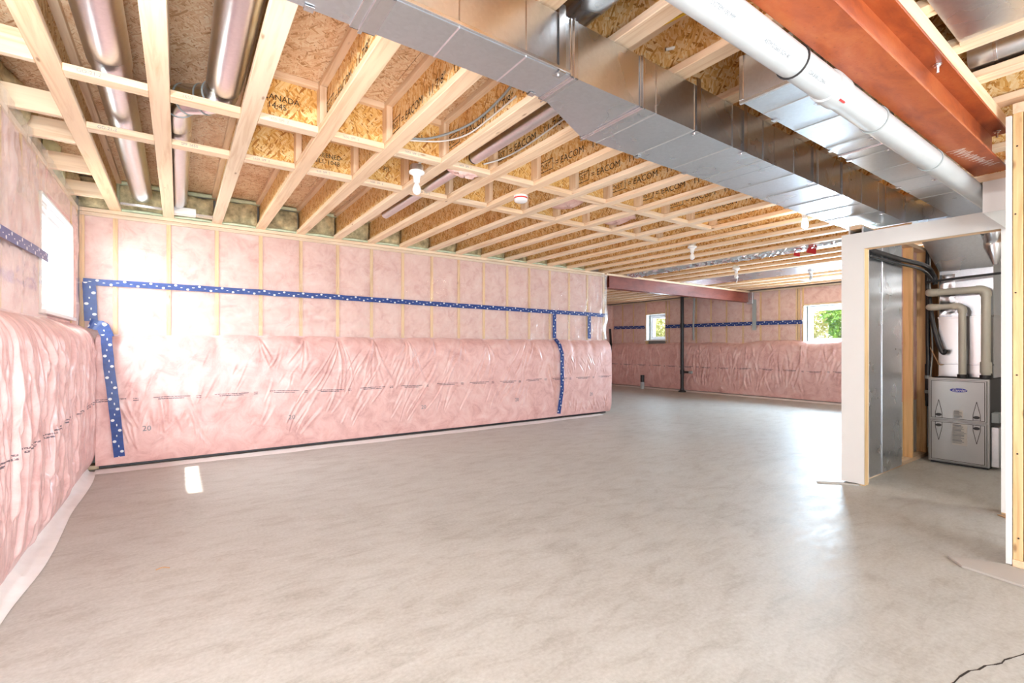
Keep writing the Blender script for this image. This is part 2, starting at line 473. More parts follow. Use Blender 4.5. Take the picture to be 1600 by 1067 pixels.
# ------------------------------------------------------------------ mesh helpers
class MB:
    """collects shapes, build() links them as one mesh object"""
    def __init__(s):
        s.v, s.f, s.uv = [], [], None

    def add(s, verts, faces):
        n = len(s.v)
        s.v += [tuple(map(float, p)) for p in verts]
        s.f += [tuple(i + n for i in f) for f in faces]
        return s

    def box(s, x0, x1, y0, y1, z0, z1):
        v = [(x, y, z) for z in (z0, z1) for y in (y0, y1) for x in (x0, x1)]
        return s.add(v, [(0, 2, 3, 1), (4, 5, 7, 6), (0, 1, 5, 4), (2, 6, 7, 3), (0, 4, 6, 2), (1, 3, 7, 5)])

    def bbox(s, x0, x1, y0, y1, z0, z1, b=0.003):
        """box with chamfered edges"""
        bm = bmesh.new()
        bmesh.ops.create_cube(bm, size=1)
        for p in bm.verts:
            p.co = Vector(((x0 + x1) / 2 + p.co.x * (x1 - x0), (y0 + y1) / 2 + p.co.y * (y1 - y0), (z0 + z1) / 2 + p.co.z * (z1 - z0)))
        bmesh.ops.bevel(bm, geom=list(bm.edges), offset=b, segments=1, affect='EDGES')
        bm.verts.index_update()
        s.add([p.co[:] for p in bm.verts], [tuple(q.index for q in f.verts) for f in bm.faces])
        bm.free()
        return s

    def prism(s, poly, h, origin=(0, 0, 0), U=(1, 0, 0), V=(0, 1, 0)):
        """polygon in the U,V plane pushed out by h along UxV"""
        o, U, V = Vector(origin), Vector(U), Vector(V)
        N = U.cross(V) * h
        n = len(poly)
        a = [o + U * p + V * q for p, q in poly]
        vs = [p[:] for p in a] + [(p + N)[:] for p in a]
        fs = [tuple(range(n))[::-1], tuple(range(n, 2 * n))] + [(i, (i + 1) % n, n + (i + 1) % n, n + i) for i in range(n)]
        return s.add(vs, fs)

    def tube(s, pts, r, seg=12, caps=True, closed=False):
        P = [Vector(p) for p in pts]
        rr = r if isinstance(r, (list, tuple)) else [r] * len(P)
        vs, fs = [], []
        t0 = (P[1] - P[0]).normalized()
        up = Vector((0, 0, 1)) if abs(t0.z) < 0.9 else Vector((1, 0, 0))
        nrm = (up - t0 * up.dot(t0)).normalized()
        for i, p in enumerate(P):
            t = ((P[min(i + 1, len(P) - 1)] - p).normalized() + (p - P[max(i - 1, 0)]).normalized())
            t.normalize()
            nrm = (nrm - t * nrm.dot(t)).normalized()
            bn = t.cross(nrm)
            for k in range(seg):
                a = 2 * math.pi * k / seg
                vs.append((p + (nrm * math.cos(a) + bn * math.sin(a)) * rr[i])[:])
        for i in range(len(P) - 1):
            for k in range(seg):
                k2 = (k + 1) % seg
                fs.append((i * seg + k, i * seg + k2, (i + 1) * seg + k2, (i + 1) * seg + k))
        if caps:
            fs.append(tuple(range(seg))[::-1])
            fs.append(tuple((len(P) - 1) * seg + k for k in range(seg)))
        return s.add(vs, fs)

    def lathe(s, prof, centre=(0, 0, 0), seg=20):
        cx, cy, cz = centre
        vs, fs = [], []
        for r, z in prof:
            for k in range(seg):
                a = 2 * math.pi * k / seg
                vs.append((cx + r * math.cos(a), cy + r * math.sin(a), cz + z))
        for i in range(len(prof) - 1):
            for k in range(seg):
                k2 = (k + 1) % seg
                fs.append((i * seg + k, i * seg + k2, (i + 1) * seg + k2, (i + 1) * seg + k))
        fs.append(tuple(range(seg))[::-1])
        fs.append(tuple((len(prof) - 1) * seg + k for k in range(seg)))
        return s.add(vs, fs)

    def grid(s, pts):
        """pts: array (n, m, 3)"""
        n, m = pts.shape[:2]
        vs = [tuple(p) for p in pts.reshape(-1, 3)]
        fs = [(i * m + j, i * m + j + 1, (i + 1) * m + j + 1, (i + 1) * m + j) for i in range(n - 1) for j in range(m - 1)]
        return s.add(vs, fs)

    def build(s, name, mat, parent=None, smooth=False, kind=None):
        me = bpy.data.meshes.new(name)
        me.from_pydata(s.v, [], s.f)
        me.validate()
        me.materials.append(mat)
        if s.uv is not None:
            lay = me.uv_layers.new(name='UVMap')
            for lp in me.loops:
                lay.data[lp.index].uv = s.uv[lp.vertex_index]
        if smooth:
            me.polygons.foreach_set('use_smooth', [True] * len(me.polygons))
            if smooth == 'auto':
                me.set_sharp_from_angle(angle=math.radians(38))
        bm = bmesh.new()
        bm.from_mesh(me)
        bmesh.ops.recalc_face_normals(bm, faces=bm.faces)
        bm.to_mesh(me)
        bm.free()
        return link(name, me, parent, kind)


def origin(o):
    """world position of a part's ancestor chain (nothing here is rotated)"""
    p = Vector((0, 0, 0))
    while o is not None:
        p += o.location
        o = o.parent
    return p


def link(name, me, parent=None, kind=None):
    o = bpy.data.objects.new(name, me)
    COL.objects.link(o)
    if parent is not None:
        o.parent = parent
        o.location = -origin(parent)      # part meshes are written in world coordinates
    if kind: o['kind'] = kind
    return o


def tag(o, label=None, cat=None, group=None, kind=None):
    if label: o['label'] = label
    if cat: o['category'] = cat
    if group: o['group'] = group
    if kind: o['kind'] = kind
    return o


def thing(name, loc, label, cat, group=None):
    o = bpy.data.objects.new(name, None)
    COL.objects.link(o)
    o.location = loc
    return tag(o, label, cat, group)


def structure(name, mb, mat, parent=None):
    o = mb.build(name, mat, parent)
    o['kind'] = 'structure'
    return o


def bx(name, mat, parent, x0, x1, y0, y1, z0, z1, bevel=0.0):
    mb = MB()
    if bevel: mb.bbox(x0, x1, y0, y1, z0, z1, bevel)
    else: mb.box(x0, x1, y0, y1, z0, z1)
    return mb.build(name, mat, parent)


def text(name, body, size, pos, right, up, mat, parent, shear=0.0, align='LEFT', squash=1.0):
    """flat lettering: pos = start of the baseline, right and up = unit vectors of the surface"""
    cu = bpy.data.curves.new('lettering', 'FONT')
    cu.body = body
    cu.size = size
    cu.shear = shear
    cu.align_x = align
    cu.resolution_u = 2
    ob = bpy.data.objects.new('lettering', cu)
    COL.objects.link(ob)
    dg = bpy.context.evaluated_depsgraph_get()
    src = ob.evaluated_get(dg).to_mesh()
    P, R, U = Vector(pos), Vector(right), Vector(up)
    vs = [(P + R * (v.co.x * squash) + U * v.co.y)[:] for v in src.vertices]
    fs = [tuple(p.vertices) for p in src.polygons]
    ob.evaluated_get(dg).to_mesh_clear()
    bpy.data.objects.remove(ob)
    bpy.data.curves.remove(cu)
    me = bpy.data.meshes.new(name)
    me.from_pydata(vs, [], fs)
    me.materials.append(mat)
    return link(name, me, parent)


def ribbon(name, pts, normal, width, mat, parent=None, thick=0.0015):
    """tape: a strip of given width along pts, UV in metres"""
    P = [Vector(p) for p in pts]
    N = Vector(normal)
    mb = MB()
    uv, d = [], 0.0
    for i, p in enumerate(P):
        t = (P[min(i + 1, len(P) - 1)] - P[max(i - 1, 0)]).normalized()
        w = N.cross(t).normalized()
        if i: d += (p - P[i - 1]).length
        for off, vv in ((-width / 2, 0.0), (width / 2, width)):
            mb.v.append((p + w * off)[:])
            uv.append((d, vv * 0.072 / width))
        for off, vv in ((width / 2, width), (-width / 2, 0.0)):
            mb.v.append((p + w * off - N * thick)[:])
            uv.append((d, vv * 0.072 / width))
    for i in range(len(P) - 1):
        a, b = 4 * i, 4 * i + 4
        for k in range(4):
            k2 = (k + 1) % 4
            mb.f.append((a + k, a + k2, b + k2, b + k))
    mb.f.append((0, 1, 2, 3)); mb.f.append((len(mb.v) - 4, len(mb.v) - 3, len(mb.v) - 2, len(mb.v) - 1))
    mb.uv = uv
    return mb.build(name, mat, parent)


def bez(pts, n=10):
    """smooth polyline through pts (Catmull-Rom)"""
    P = [Vector(p) for p in pts]
    P = [P[0] * 2 - P[1]] + P + [P[-1] * 2 - P[-2]]
    out = []
    for i in range(1, len(P) - 2):
        a, b, c, d = P[i - 1], P[i], P[i + 1], P[i + 2]
        for k in range(n):
            t = k / n
            out.append(0.5 * ((2 * b) + (c - a) * t + (2 * a - 5 * b + 4 * c - d) * t * t + (3 * b - a - 3 * c + d) * t ** 3))
    out.append(P[-2])
    return [p[:] for p in out]


def vnoise(x, y, seed=0):
    """cheap smooth value noise on arrays"""
    r = np.random.default_rng(seed).random((64, 64))
    xi, yi = np.floor(x).astype(int), np.floor(y).astype(int)
    fx, fy = x - xi, y - yi
    fx, fy = fx * fx * (3 - 2 * fx), fy * fy * (3 - 2 * fy)
    g = lambda a, b: r[a % 64, b % 64]
    return (g(xi, yi) * (1 - fx) + g(xi + 1, yi) * fx) * (1 - fy) + (g(xi, yi + 1) * (1 - fx) + g(xi + 1, yi + 1) * fx) * fy - 0.5


# ------------------------------------------------------------------ dimensions (metres)
JZ = 2.575            # underside of the joists
JH = 0.32             # joist depth
SP = 0.434            # joist and stud spacing
X0 = -0.52            # first joist
WB = 6.20             # stud plane of the back wall
XE = 6.42             # where the back wall stops
XF = 11.45            # far wall plane
jx = [X0 + SP * k for k in range(28)]

# ------------------------------------------------------------------ floor
floor = structure('floor', MB().box(-1.3, 12.0, -3.2, 11.2, -0.12, 0.0), M['conc'])
# hairline crack near the camera
cr = [(2.20, 0.50), (2.272, 0.489), (2.33, 0.486), (2.406, 0.474), (2.44, 0.456), (2.494, 0.447), (2.53, 0.428), (2.564, 0.415), (2.60, 0.413), (2.637, 0.401), (2.711, 0.377), (2.9, 0.33)]
mb = MB()
for i in range(len(cr) - 1):
    (xa, ya), (xb, yb) = cr[i], cr[i + 1]
    w = 0.0022 if i % 2 else 0.0035
    mb.add([(xa, ya - w, 0.0006), (xb, yb - w, 0.0006), (xb, yb + w, 0.0006), (xa, ya + w, 0.0006)], [(0, 1, 2, 3)])
mb.build('crack', M['ink'], floor)

# ------------------------------------------------------------------ ceiling: subfloor sheets and I-joists
ceiling = structure('ceiling', MB().box(-1.3, 12.0, -3.2, 11.2, JZ + JH + 0.022, JZ + JH + 0.06), M['osb_z'])
y = -3.2
row = 0
while y < 11.2:
    y1 = min(y + 1.22, 11.2)
    x = -1.3 - (1.22 if row % 2 else 0)
    while x < 12.0:
        a, b = max(x, -1.3), min(x + 2.44, 12.0)
        if b - a > 0.05:
            bx('subfloor_sheet', M['osb_z'], ceiling, a + 0.002, b - 0.002, y + 0.002, y1 - 0.002, JZ + JH, JZ + JH + 0.02)
        x += 2.44
    y = y1
    row += 1


def joist(x, y0, y1, fw=0.095, ft=0.04):
    w = bx('floor_joist', M['osb_x'], ceiling, x - 0.006, x + 0.006, y0, y1, JZ + ft - 0.004, JZ + JH - ft + 0.004)
    bx('bottom_flange', M['wy'], w, x - fw / 2, x + fw / 2, y0, y1, JZ, JZ + ft, 0.003)
    bx('top_flange', M['wy'], w, x - fw / 2, x + fw / 2, y0, y1, JZ + JH - ft, JZ + JH - 0.001, 0.003)
    return w


def joist_print(w, x, off):
    """ink stamp on the web, read from the -X side"""
    R, U, px = (0, -1, 0), (0, 0, 1), x - 0.0075
    z = JZ + 0.105
    y = 3.20 + off
    # boxed mark
    mb = MB()
    for a, b, c, d in ((0, 0.20, 0, 0.006), (0, 0.20, 0.084, 0.09), (0, 0.006, 0, 0.09), (0.194, 0.20, 0, 0.09)):
        mb.add([(px, y - a, z - 0.012 + c), (px, y - b, z - 0.012 + c), (px, y - b, z - 0.012 + d), (px, y - a, z - 0.012 + d)], [(0, 1, 2, 3)])
    mb.build('stamp_box', M['ink'], w)
    text('stamp', 'JOIST', 0.062, (px, y - 0.018, z + 0.012), R, U, M['ink'], w)
    text('stamp', '= EACOM', 0.078, (px, y - 0.225, z), R, U, M['ink'], w)
    text('stamp', '11 7/8"', 0.078, (px, y - 0.64, z), R, U, M['ink'], w)
    text('stamp', 'PJI 80', 0.078, (px, y - 0.96, z), R, U, M['ink'], w)


for k, x in enumerate(jx):
    if k <= 15: y1 = WB + 0.13
    else: y1 = 11.0
    w = joist(x, -3.0, y1)
    if 2 <= k <= 14: joist_print(w, x, 0.0 if k % 2 else 0.03)
    elif k in (0, 1): pass

# I-joist blocking in two rows, with an upright backer at the right end of each
blk_txt = {(0, 2): 'CANADA\n  14:45', (1, 3): 'SCREENED\n MILL 1048', (1, 4): '11 7/8" PJI', (0, 4): 'OIST = 1'}
for r, yb in enumerate((3.205, 3.955)):
    for k in range(13):
        if k == 0 and r == 1: pass
        xa, xb = jx[k] + 0.008, jx[k + 1] - 0.008
        if k == 4 and r == 0:
            pass
        duct_gap = k in (0, 1)          # the round ducts run through these two bays: shallow lumber instead
        if duct_gap:
            t = bx('bay_blocking', M['wx'], ceiling, jx[k] + 0.048, jx[k + 1] - 0.048, yb, yb + 0.085, JZ, JZ + 0.038, 0.002)
            text('stamp', random.choice(['1650', 'GO-21-2', 'SPF 1650']), 0.026, (jx[k] + 0.10, yb - 0.001, JZ + 0.009), (1, 0, 0), (0, 0, 1), M['print'], t)
            continue
        w = bx('joist_blocking', M['osb_y'], ceiling, xa, xb, yb + 0.036, yb + 0.048, JZ + 0.036, JZ + JH - 0.036)
        bx('bottom_flange', M['wx'], w, jx[k] + 0.048, jx[k + 1] - 0.048, yb, yb + 0.085, JZ, JZ + 0.04, 0.003)
        bx('top_flange', M['wx'], w, jx[k] + 0.048, jx[k + 1] - 0.048, yb, yb + 0.085, JZ + JH - 0.04, JZ + JH - 0.001, 0.003)
        bx('backer_block', M['wb'], w, jx[k + 1] - 0.052, jx[k + 1] - 0.010, yb - 0.052, yb + 0.034, JZ + 0.041, JZ + JH - 0.041, 0.002)
        if (r, k) in blk_txt:
            text('stamp', blk_txt[(r, k)], 0.05, (xa + 0.06, yb + 0.0345, JZ + 0.15), (1, 0, 0), (0, 0, 1), M['ink'], w)
        if k < 6:
            text('stamp', '1650  SPF  2', 0.022, (jx[k] + 0.10, yb - 0.001, JZ + 0.010), (1, 0, 0), (0, 0, 1), M['print'], w)
# short lumber blocks between the first joist and the left wall
for yb in (3.17, 3.85, 4.30, 5.0, 5.75):
    bx('rim_blocking', M['wx'], ceiling, -0.86, jx[0] - 0.048, yb, yb + 0.04, JZ, JZ + 0.13, 0.002)
# flat nailers under the subfloor seam
for k in range(0, 6):
    bx('seam_nailer', M['wx'], ceiling, jx[k] + 0.05, jx[k + 1] - 0.05, 2.36, 2.45, JZ + JH - 0.04, JZ + JH - 0.002, 0.002)

# ------------------------------------------------------------------ back wall
wall_back = structure('wall_back', MB().box(-1.3, XE, WB + 0.15, WB + 0.40, 0, JZ + JH), M['found'])
bx('top_plate', M['wx'], wall_back, -0.79, XE, WB, WB + 0.14, JZ - 0.038, JZ - 0.001, 0.002)
bx('top_plate', M['wx'], wall_back, -0.79, XE, WB + 0.004, WB + 0.14, JZ - 0.078, JZ - 0.041, 0.002)
bx('bottom_plate', M['wx'], wall_back, -0.79, XE, WB, WB + 0.14, 0.0, 0.038)
bx('gap_shade_strip', M['furn_gap_dark'], wall_back, -0.64, XE - 0.03, WB - 0.06, WB - 0.002, 0.013, 0.05, 0.004)  # dark strip stands in for the shade in the gap under the blanket
studs = [-0.772] + [j for j in jx if j < XE - 0.05] + [XE - 0.02]
for x in studs:
    bx('stud', M['wz'], wall_back, x - 0.019, x + 0.019, WB, WB + 0.14, 0.039, JZ - 0.079, 0.002)


def batt(name, a0, a1, z0, z1, plane, axis, sgn, parent, puff=0.025, seed=0, depth=0.05, mat=None, n=10, m=26, rough=0.012):
    """puffed insulation panel; axis 0: runs along X at y = plane; axis 1: runs along Y at x = plane; sgn: where it bulges"""
    a = np.linspace(a0, a1, n)
    z = np.linspace(z0, z1, m)
    A, Z = np.meshgrid(a, z, indexing='ij')
    s, t = (A - a0) / (a1 - a0), (Z - z0) / (z1 - z0)
    p = puff * (1 - (2 * s - 1) ** 4) * (1 - (2 * t - 1) ** 8)
    p = p + rough * vnoise(A * 9 + seed * 3.1, Z * 7 + seed * 1.7, seed) * (1 - (2 * s - 1) ** 6)
    D = plane + sgn * (p - 0.012)
    pts = np.stack([A, D, Z], -1) if axis == 0 else np.stack([D, A, Z], -1)
    mb = MB().grid(pts)
    back = plane - sgn * depth
    c = [(a0, z0), (a1, z0), (a1, z1), (a0, z1)]
    mb2 = MB()
    mb.add([(q, back, w) if axis == 0 else (back, q, w) for q, w in c], [(0, 1, 2, 3)])
    return mb.build(name, mat or M['pink'], parent, smooth=True)


for i in range(len(studs) - 1):
    batt('insulation_batt', studs[i] + 0.020, studs[i + 1] - 0.020, 1.22, JZ - 0.08, WB, 0, -1, wall_back, 0.012, i)

# mineral wool packed between the joist ends, and the pale green foam around it
for k in range(15):
    a0, a1 = jx[k] + 0.012, jx[k + 1] - 0.012
    batt('rim_insulation', a0 + 0.02, a1 - 0.02, JZ + 0.03, JZ + JH - 0.05, WB + 0.03, 0, -1, wall_back, 0.03, 40 + k, 0.06, M['wool'], 12, 10, 0.09)
fm = MB()
for k in range(15):
    a0, a1 = jx[k] + 0.006, jx[k + 1] - 0.006
    fm.tube(bez([(a0 + 0.01, WB + 0.03, JZ + 0.04), (a0 + 0.012, WB + 0.02, JZ + 0.16), (a0 + 0.012, WB + 0.03, JZ + JH - 0.03)], 4), 0.014, 6)
    fm.tube(bez([(a0, WB + 0.03, JZ + JH - 0.025), ((a0 + a1) / 2, WB + 0.015, JZ + JH - 0.03), (a1, WB + 0.03, JZ + JH - 0.025)], 4), 0.022, 6)
    fm.tube(bez([(a0, WB + 0.03, JZ + 0.016), ((a0 + a1) / 2, WB + 0.012, JZ + 0.02), (a1, WB + 0.03, JZ + 0.016)], 4), 0.016, 6)
fm.build('spray_foam', M['foam'], wall_back, smooth=True, kind='stuff')
batt('rim_insulation', -0.80, jx[0] - 0.01, JZ + 0.01, JZ + JH - 0.02, WB + 0.02, 0, -1, wall_back, 0.03, 61, 0.06, M['wool'], 10, 10, 0.08)
batt('rim_insulation', -0.80, jx[0] - 0.01, JZ + 0.01, JZ + JH - 0.02, WB + 0.02, 0, -1, wall_back, 0.03, 61, 0.06, M['wool'], 10, 10, 0.08) if False else None


def folds(n, s0, s1, z0, z1, seed, length=(0.15, 0.6), ang=(60, 120), width=(0.008, 0.02), amp=(0.004, 0.011), pinch=(), pang=(70, 130)):
    r = np.random.default_rng(seed)
    out = []
    for _ in range(n):
        out.append((r.uniform(s0, s1), r.uniform(z0, z1), math.radians(r.uniform(*ang)), r.uniform(*length), r.uniform(*width), r.uniform(*amp) * r.choice([-1, 1, 1])))
    for (ps, pz, k, L) in pinch:
        for _ in range(k):
            a = math.radians(r.uniform(*pang))
            out.append((ps + r.normal(0, 0.012), pz, a + math.pi, r.uniform(0.35, 1.1) * L, r.uniform(0.005, 0.011), r.uniform(0.004, 0.011)))
    return out


def fold_field(S, Z, fl):
    H = np.zeros_like(S)
    for s0, z0, a, L, w, am in fl:
        ca, sa = math.cos(a), math.sin(a)
        m = (np.abs(S - s0) < L + 0.06) & (np.abs(Z - z0) < L + 0.06)
        if not m.any(): continue
        ds, dz = S[m] - s0, Z[m] - z0
        t = ds * ca + dz * sa
        q = -ds * sa + dz * ca + 0.02 * np.sin(t * 7 + s0 * 9)
        ww = w * (1 + 1.2 * np.clip(t / L, 0, 1))
        env = np.clip(t / 0.03, 0, 1) * np.clip((L - t) / (0.45 * L), 0, 1)
        H[m] += am * env * (np.exp(-(q / ww) ** 2) - 0.5 * np.exp(-((q - 1.8 * ww) / ww) ** 2))
    return H


def blanket(name, s0, s1, ztop, plane, axis, sgn, depth, fl, res, nz, seed, label, zbot=0.045, topvar=0.02, parent=None, studs_at=()):
    """rolled insulation blanket hung on the lower wall: quilted front face with folds"""
    ns = max(8, int((s1 - s0) / res))
    s = np.linspace(s0, s1, ns)
    z = np.linspace(0, 1, nz)
    S, T = np.meshgrid(s, z, indexing='ij')
    top = ztop + topvar * vnoise(S * 1.7, S * 0 + 3.3, seed)
    Z = zbot + (top - zbot) * T
    h = top - Z
    prof = 1 - np.exp(-h / 0.07)
    prof *= 1 - 0.38 * np.exp(-((Z - zbot) / 0.07))
    d = depth * prof
    for x in studs_at:
        d -= 0.035 * np.exp(-((S - x) / 0.05) ** 2) * np.exp(-h / 0.14)
    d += 0.03 * vnoise(S * 1.1, Z * 1.6, seed + 1) * prof + 0.014 * vnoise(S * 4, Z * 3, seed + 2) * prof + 0.006 * vnoise(S * 13, Z * 6, seed + 5) * prof
    d += fold_field(S, Z, fl) * np.clip(prof, 0.15, 1)
    d = np.maximum(d, 0.004)
    D = plane + sgn * d
    mk = (lambda a, b, c: np.stack([a, b, c], -1)) if axis == 0 else (lambda a, b, c: np.stack([b, a, c], -1))
    P = mk(S, D, Z)
    # close the ends and the back
    mb = MB().grid(P)
    B = mk(S, np.full_like(S, plane - sgn * 0.0), Z)
    for i in (0, -1):
        e = np.stack([P[i], B[i]], 0)
        mb.grid(e)
    mb.grid(np.stack([P[:, 0], B[:, 0]], 0))
    mb.grid(np.stack([P[:, -1], B[:, -1]], 0))
    o = mb.build(name, M['blanket'], parent, smooth=True)
    return tag(o, label, 'insulation', None)


BZ = 1.335
pin = [(x, BZ - 0.03, 9, 0.75) for x in (1.65, 2.084, 2.518)] + [(x, BZ - 0.03, 5, 0.4) for x in (0.78, 1.216, 2.95, 3.39, 3.82, 4.69)] + [(5.0, 0.95, 6, 0.5)]
fl = folds(160, -0.6, 6.3, 0.2, 1.1, 3, (0.12, 0.4), (48, 78), width=(0.005, 0.010), amp=(0.0015, 0.004), pinch=pin, pang=(52, 118))
fl += folds(70, 1.0, 4.5, 0.15, 0.85, 5, (0.3, 0.8), (52, 68), width=(0.006, 0.012), amp=(0.004, 0.009))
fl += folds(22, -0.62, 0.3, 0.08, 0.5, 9, (0.2, 0.45), (70, 115), width=(0.006, 0.012), amp=(0.004, 0.009))
fl += folds(34, 5.3, 6.33, 0.07, 0.2, 10, (0.08, 0.22), (75, 125), width=(0.005, 0.010), amp=(0.004, 0.009))
fl += folds(22, 5.3, 6.33, 0.7, 0.95, 12, (0.1, 0.25), (100, 125), width=(0.005, 0.009), amp=(0.003, 0.007))
main_blanket = blanket('insulation_blanket', -0.66, XE + 0.03, BZ, WB - 0.012, 0, -1, 0.135, fl, 0.0075, 165, 21,
        'long pink insulation blanket in clear facing along the lower back wall', studs_at=[x for x in jx if x < 6])
for (x, z, b) in ((-0.30, 0.36, '20'), (1.05, 0.36, '20'), (2.72, 0.36, '20'), (4.3, 0.36, '20'), (5.9, 0.36, '20')):
    st_ = text('stamp', b, 0.075, (x, 5.0, z), (1, 0, 0), (0, 0, 1), M['print'], main_blanket)
    bpy.context.view_layer.update()
    off = main_blanket.matrix_world.translation
    for v in st_.data.vertices:
        hit, loc, n, f_ = main_blanket.ray_cast(Vector((v.co.x, 5.2, v.co.z)), Vector((0, 1, 0)))
        v.co.y = loc.y - 0.004 if hit else 6.05

# clear film stretched over the studs of the upper back wall
def film(name, s0, s1, z0, z1, plane, axis, sgn, fl, res, nz, seed, label, amp=0.007):
    ns = max(6, int((s1 - s0) / res))
    S, Z = np.meshgrid(np.linspace(s0, s1, ns), np.linspace(z0, z1, nz), indexing='ij')
    d = 0.016 + amp * vnoise(S * 3, Z * 9, seed) + 0.5 * amp * vnoise(S * 9, Z * 22, seed + 3) + 0.6 * fold_field(S, Z, fl)
    d = np.maximum(d, 0.003)
    D = plane + sgn * d
    P = np.stack([S, D, Z], -1) if axis == 0 else np.stack([D, S, Z], -1)
    return tag(MB().grid(P).build(name, M['film'], None, smooth=True), label, 'plastic sheet')


ffl = folds(60, -0.7, 6.3, 1.4, 2.45, 31, (0.1, 0.35), (-25, 25), amp=(0.004, 0.010))
ffl += folds(26, 5.9, 6.4, 1.5, 2.3, 33, (0.2, 0.6), (75, 110), amp=(0.008, 0.016))
film('vapour_barrier_film', -0.775, XE + 0.02, 1.30, JZ - 0.05, WB - 0.004, 0, -1, ffl, 0.02, 70, 30,
     'clear plastic film over the upper studs of the long back wall')
# the film wraps the free end of the wall
mb = MB()
zz = np.linspace(1.36, JZ - 0.03, 40)
cc = [(XE - 0.12, WB - 0.03), (XE - 0.05, WB - 0.045), (XE + 0.03, WB - 0.035), (XE + 0.05, WB + 0.02), (XE + 0.04, WB + 0.12), (XE + 0.05, WB + 0.25), (XE + 0.04, WB + 0.38)]
P = np.array([[(x + 0.016 * math.sin(9 * z + 5 * i) * (1 if i > 0 else 0), y - 0.014 * math.sin(13 * z + 2.1 * i), z) for z in zz] for i, (x, y) in enumerate(cc)])
tag(mb.grid(P).build('film_corner_wrap', M['film'], None, smooth=True), 'crumpled clear plastic wrapped round the free end of the back wall', 'plastic sheet')

# blue tape
def tape(pts, normal, label, w=0.064):
    o = ribbon('seam_tape', pts, normal, w, M['tape'])
    tag(o, label, 'tape', 'blue seam tape on the insulation')


def wob(pts, n=24, a=0.004, seed=0, norm=(0, -1, 0)):
    r = np.random.default_rng(seed)
    P = [Vector(p) for p in pts]
    out = []
    for i in range(len(P) - 1):
        for k in range(n):
            t = k / n
            q = P[i].lerp(P[i + 1], t)
            out.append(q + Vector((r.normal(0, a * 0.3), 0, r.normal(0, a * 0.5))))
    out.append(P[-1])
    return [q[:] for q in out]


YT = WB - 0.034
tape(wob([(-0.76, YT, 1.842), (1.5, YT, 1.835), (3.5, YT, 1.815), (XE + 0.03, YT, 1.79)], 16, 0.003, 1), (0, -1, 0), 'long blue tape running level across the whole upper back wall')
tape(wob([(-0.715, YT - 0.004, 1.84), (-0.70, YT - 0.004, 1.46)], 8, 0.003, 2), (0, -1, 0), 'short upright blue tape beside the left window corner', 0.10)
tape(wob([(-0.71, YT - 0.06, 1.44), (-0.60, YT - 0.09, 1.40), (-0.565, YT - 0.125, 1.30)], 5, 0.004, 3), (0, -1, 0.3), 'crumpled blue tape patch on the corner top of the back wall blanket', 0.10)
tape(wob([(-0.575, 6.02, 1.33), (-0.55, 6.005, 1.0), (-0.51, 6.005, 0.6), (-0.475, 6.03, 0.13)], 8, 0.003, 4), (0, -1, 0), 'upright blue tape down the corner end of the back wall blanket', 0.085)
tape(wob([(5.19, YT - 0.003, 1.77), (5.19, YT - 0.003, 1.36)], 6, 0.002, 5), (0, -1, 0), 'upright blue tape above the blanket seam near the free wall end', 0.075)
tape(wob([(5.19, YT - 0.02, 1.35), (5.21, 6.06, 1.25), (5.24, 6.025, 1.1), (5.24, 6.025, 0.5), (5.19, 6.05, 0.10)], 6, 0.002, 6), (0, -1, 0), 'curving blue tape down the blanket seam near the free wall end', 0.075)
tape(wob([(6.0, YT - 0.003, 1.77), (6.0, YT - 0.003, 1.36)], 6, 0.002, 7), (0, -1, 0), 'short upright blue tape closest to the free end of the wall', 0.075)

# poly strip and blanket scraps at the wall foot
mb = MB()
xs = np.linspace(-0.66, 6.2, 60)
P = np.array([[(x, 5.925 + 0.012 * math.sin(x * 5.1) + (0.0 if x < 4.8 else (x - 4.8) * 0.06), 0.002 + 0.001 * math.sin(17 * x)), (x, 6.0, 0.006 + 0.004 * math.sin(7 * x)), (x, 6.11, 0.012)] for x in xs])
tag(mb.grid(P).build('floor_poly_strip', M['poly'], None, smooth=True), 'narrow white poly strip on the floor along the back wall', 'plastic strip')

# ------------------------------------------------------------------ left wall with window_1
WY0, WY1, WZ0, WZ1 = 4.66, 5.86, 1.47, 2.29
wl = MB()
wl.box(-1.12, -0.90, -3.2, WY0 - 0.021, 0, JZ)
wl.box(-1.12, -0.90, WY1 + 0.021, WB + 0.15, 0, JZ)
wl.box(-1.12, -0.90, WY0 - 0.021, WY1 + 0.021, 0, WZ0 - 0.026)
wl.box(-1.12, -0.90, WY0 - 0.021, WY1 + 0.021, WZ1 + 0.021, JZ)
wl.box(-1.12, -0.92, -3.2, WB + 0.15, JZ, JZ + JH)
wall_left = structure('wall_left', wl, M['found'])
XL = -0.80
bx('top_plate', M['wy'], wall_left, -0.90, XL + 0.002, -3.0, WB, JZ - 0.04, JZ - 0.002, 0.002)
ly = [WB - 0.02, 5.90, 4.62] + [4.2 - 0.434 * k for k in range(17)]
for yy in ly:
    bx('stud', M['wz'], wall_left, -0.90, XL - 0.004, yy - 0.019, yy + 0.019, 0.04, JZ - 0.04)
for i in range(len(ly) - 1):
    a1, a0 = ly[i] - 0.02, ly[i + 1] + 0.02
    if i == 1:
        batt('insulation_batt', a0, a1, 1.0, WZ0 - 0.028, XL, 1, 1, wall_left, 0.02, 170 + i, 0.09)
        batt('insulation_batt', a0, a1, WZ1 + 0.03, JZ - 0.04, XL, 1, 1, wall_left, 0.02, 70 + i, 0.09)
        continue
    batt('insulation_batt', a0, a1, 1.25, JZ - 0.04, XL, 1, 1, wall_left, 0.035, 70 + i, 0.09, rough=0.02)
for side, (ya, yb) in (('jamb', (WY0 - 0.02, WY0)), ('jamb', (WY1, WY1 + 0.02))):
    bx('window_jamb', M['white'], wall_left, -1.1, XL + 0.01, ya, yb, WZ0, WZ1)
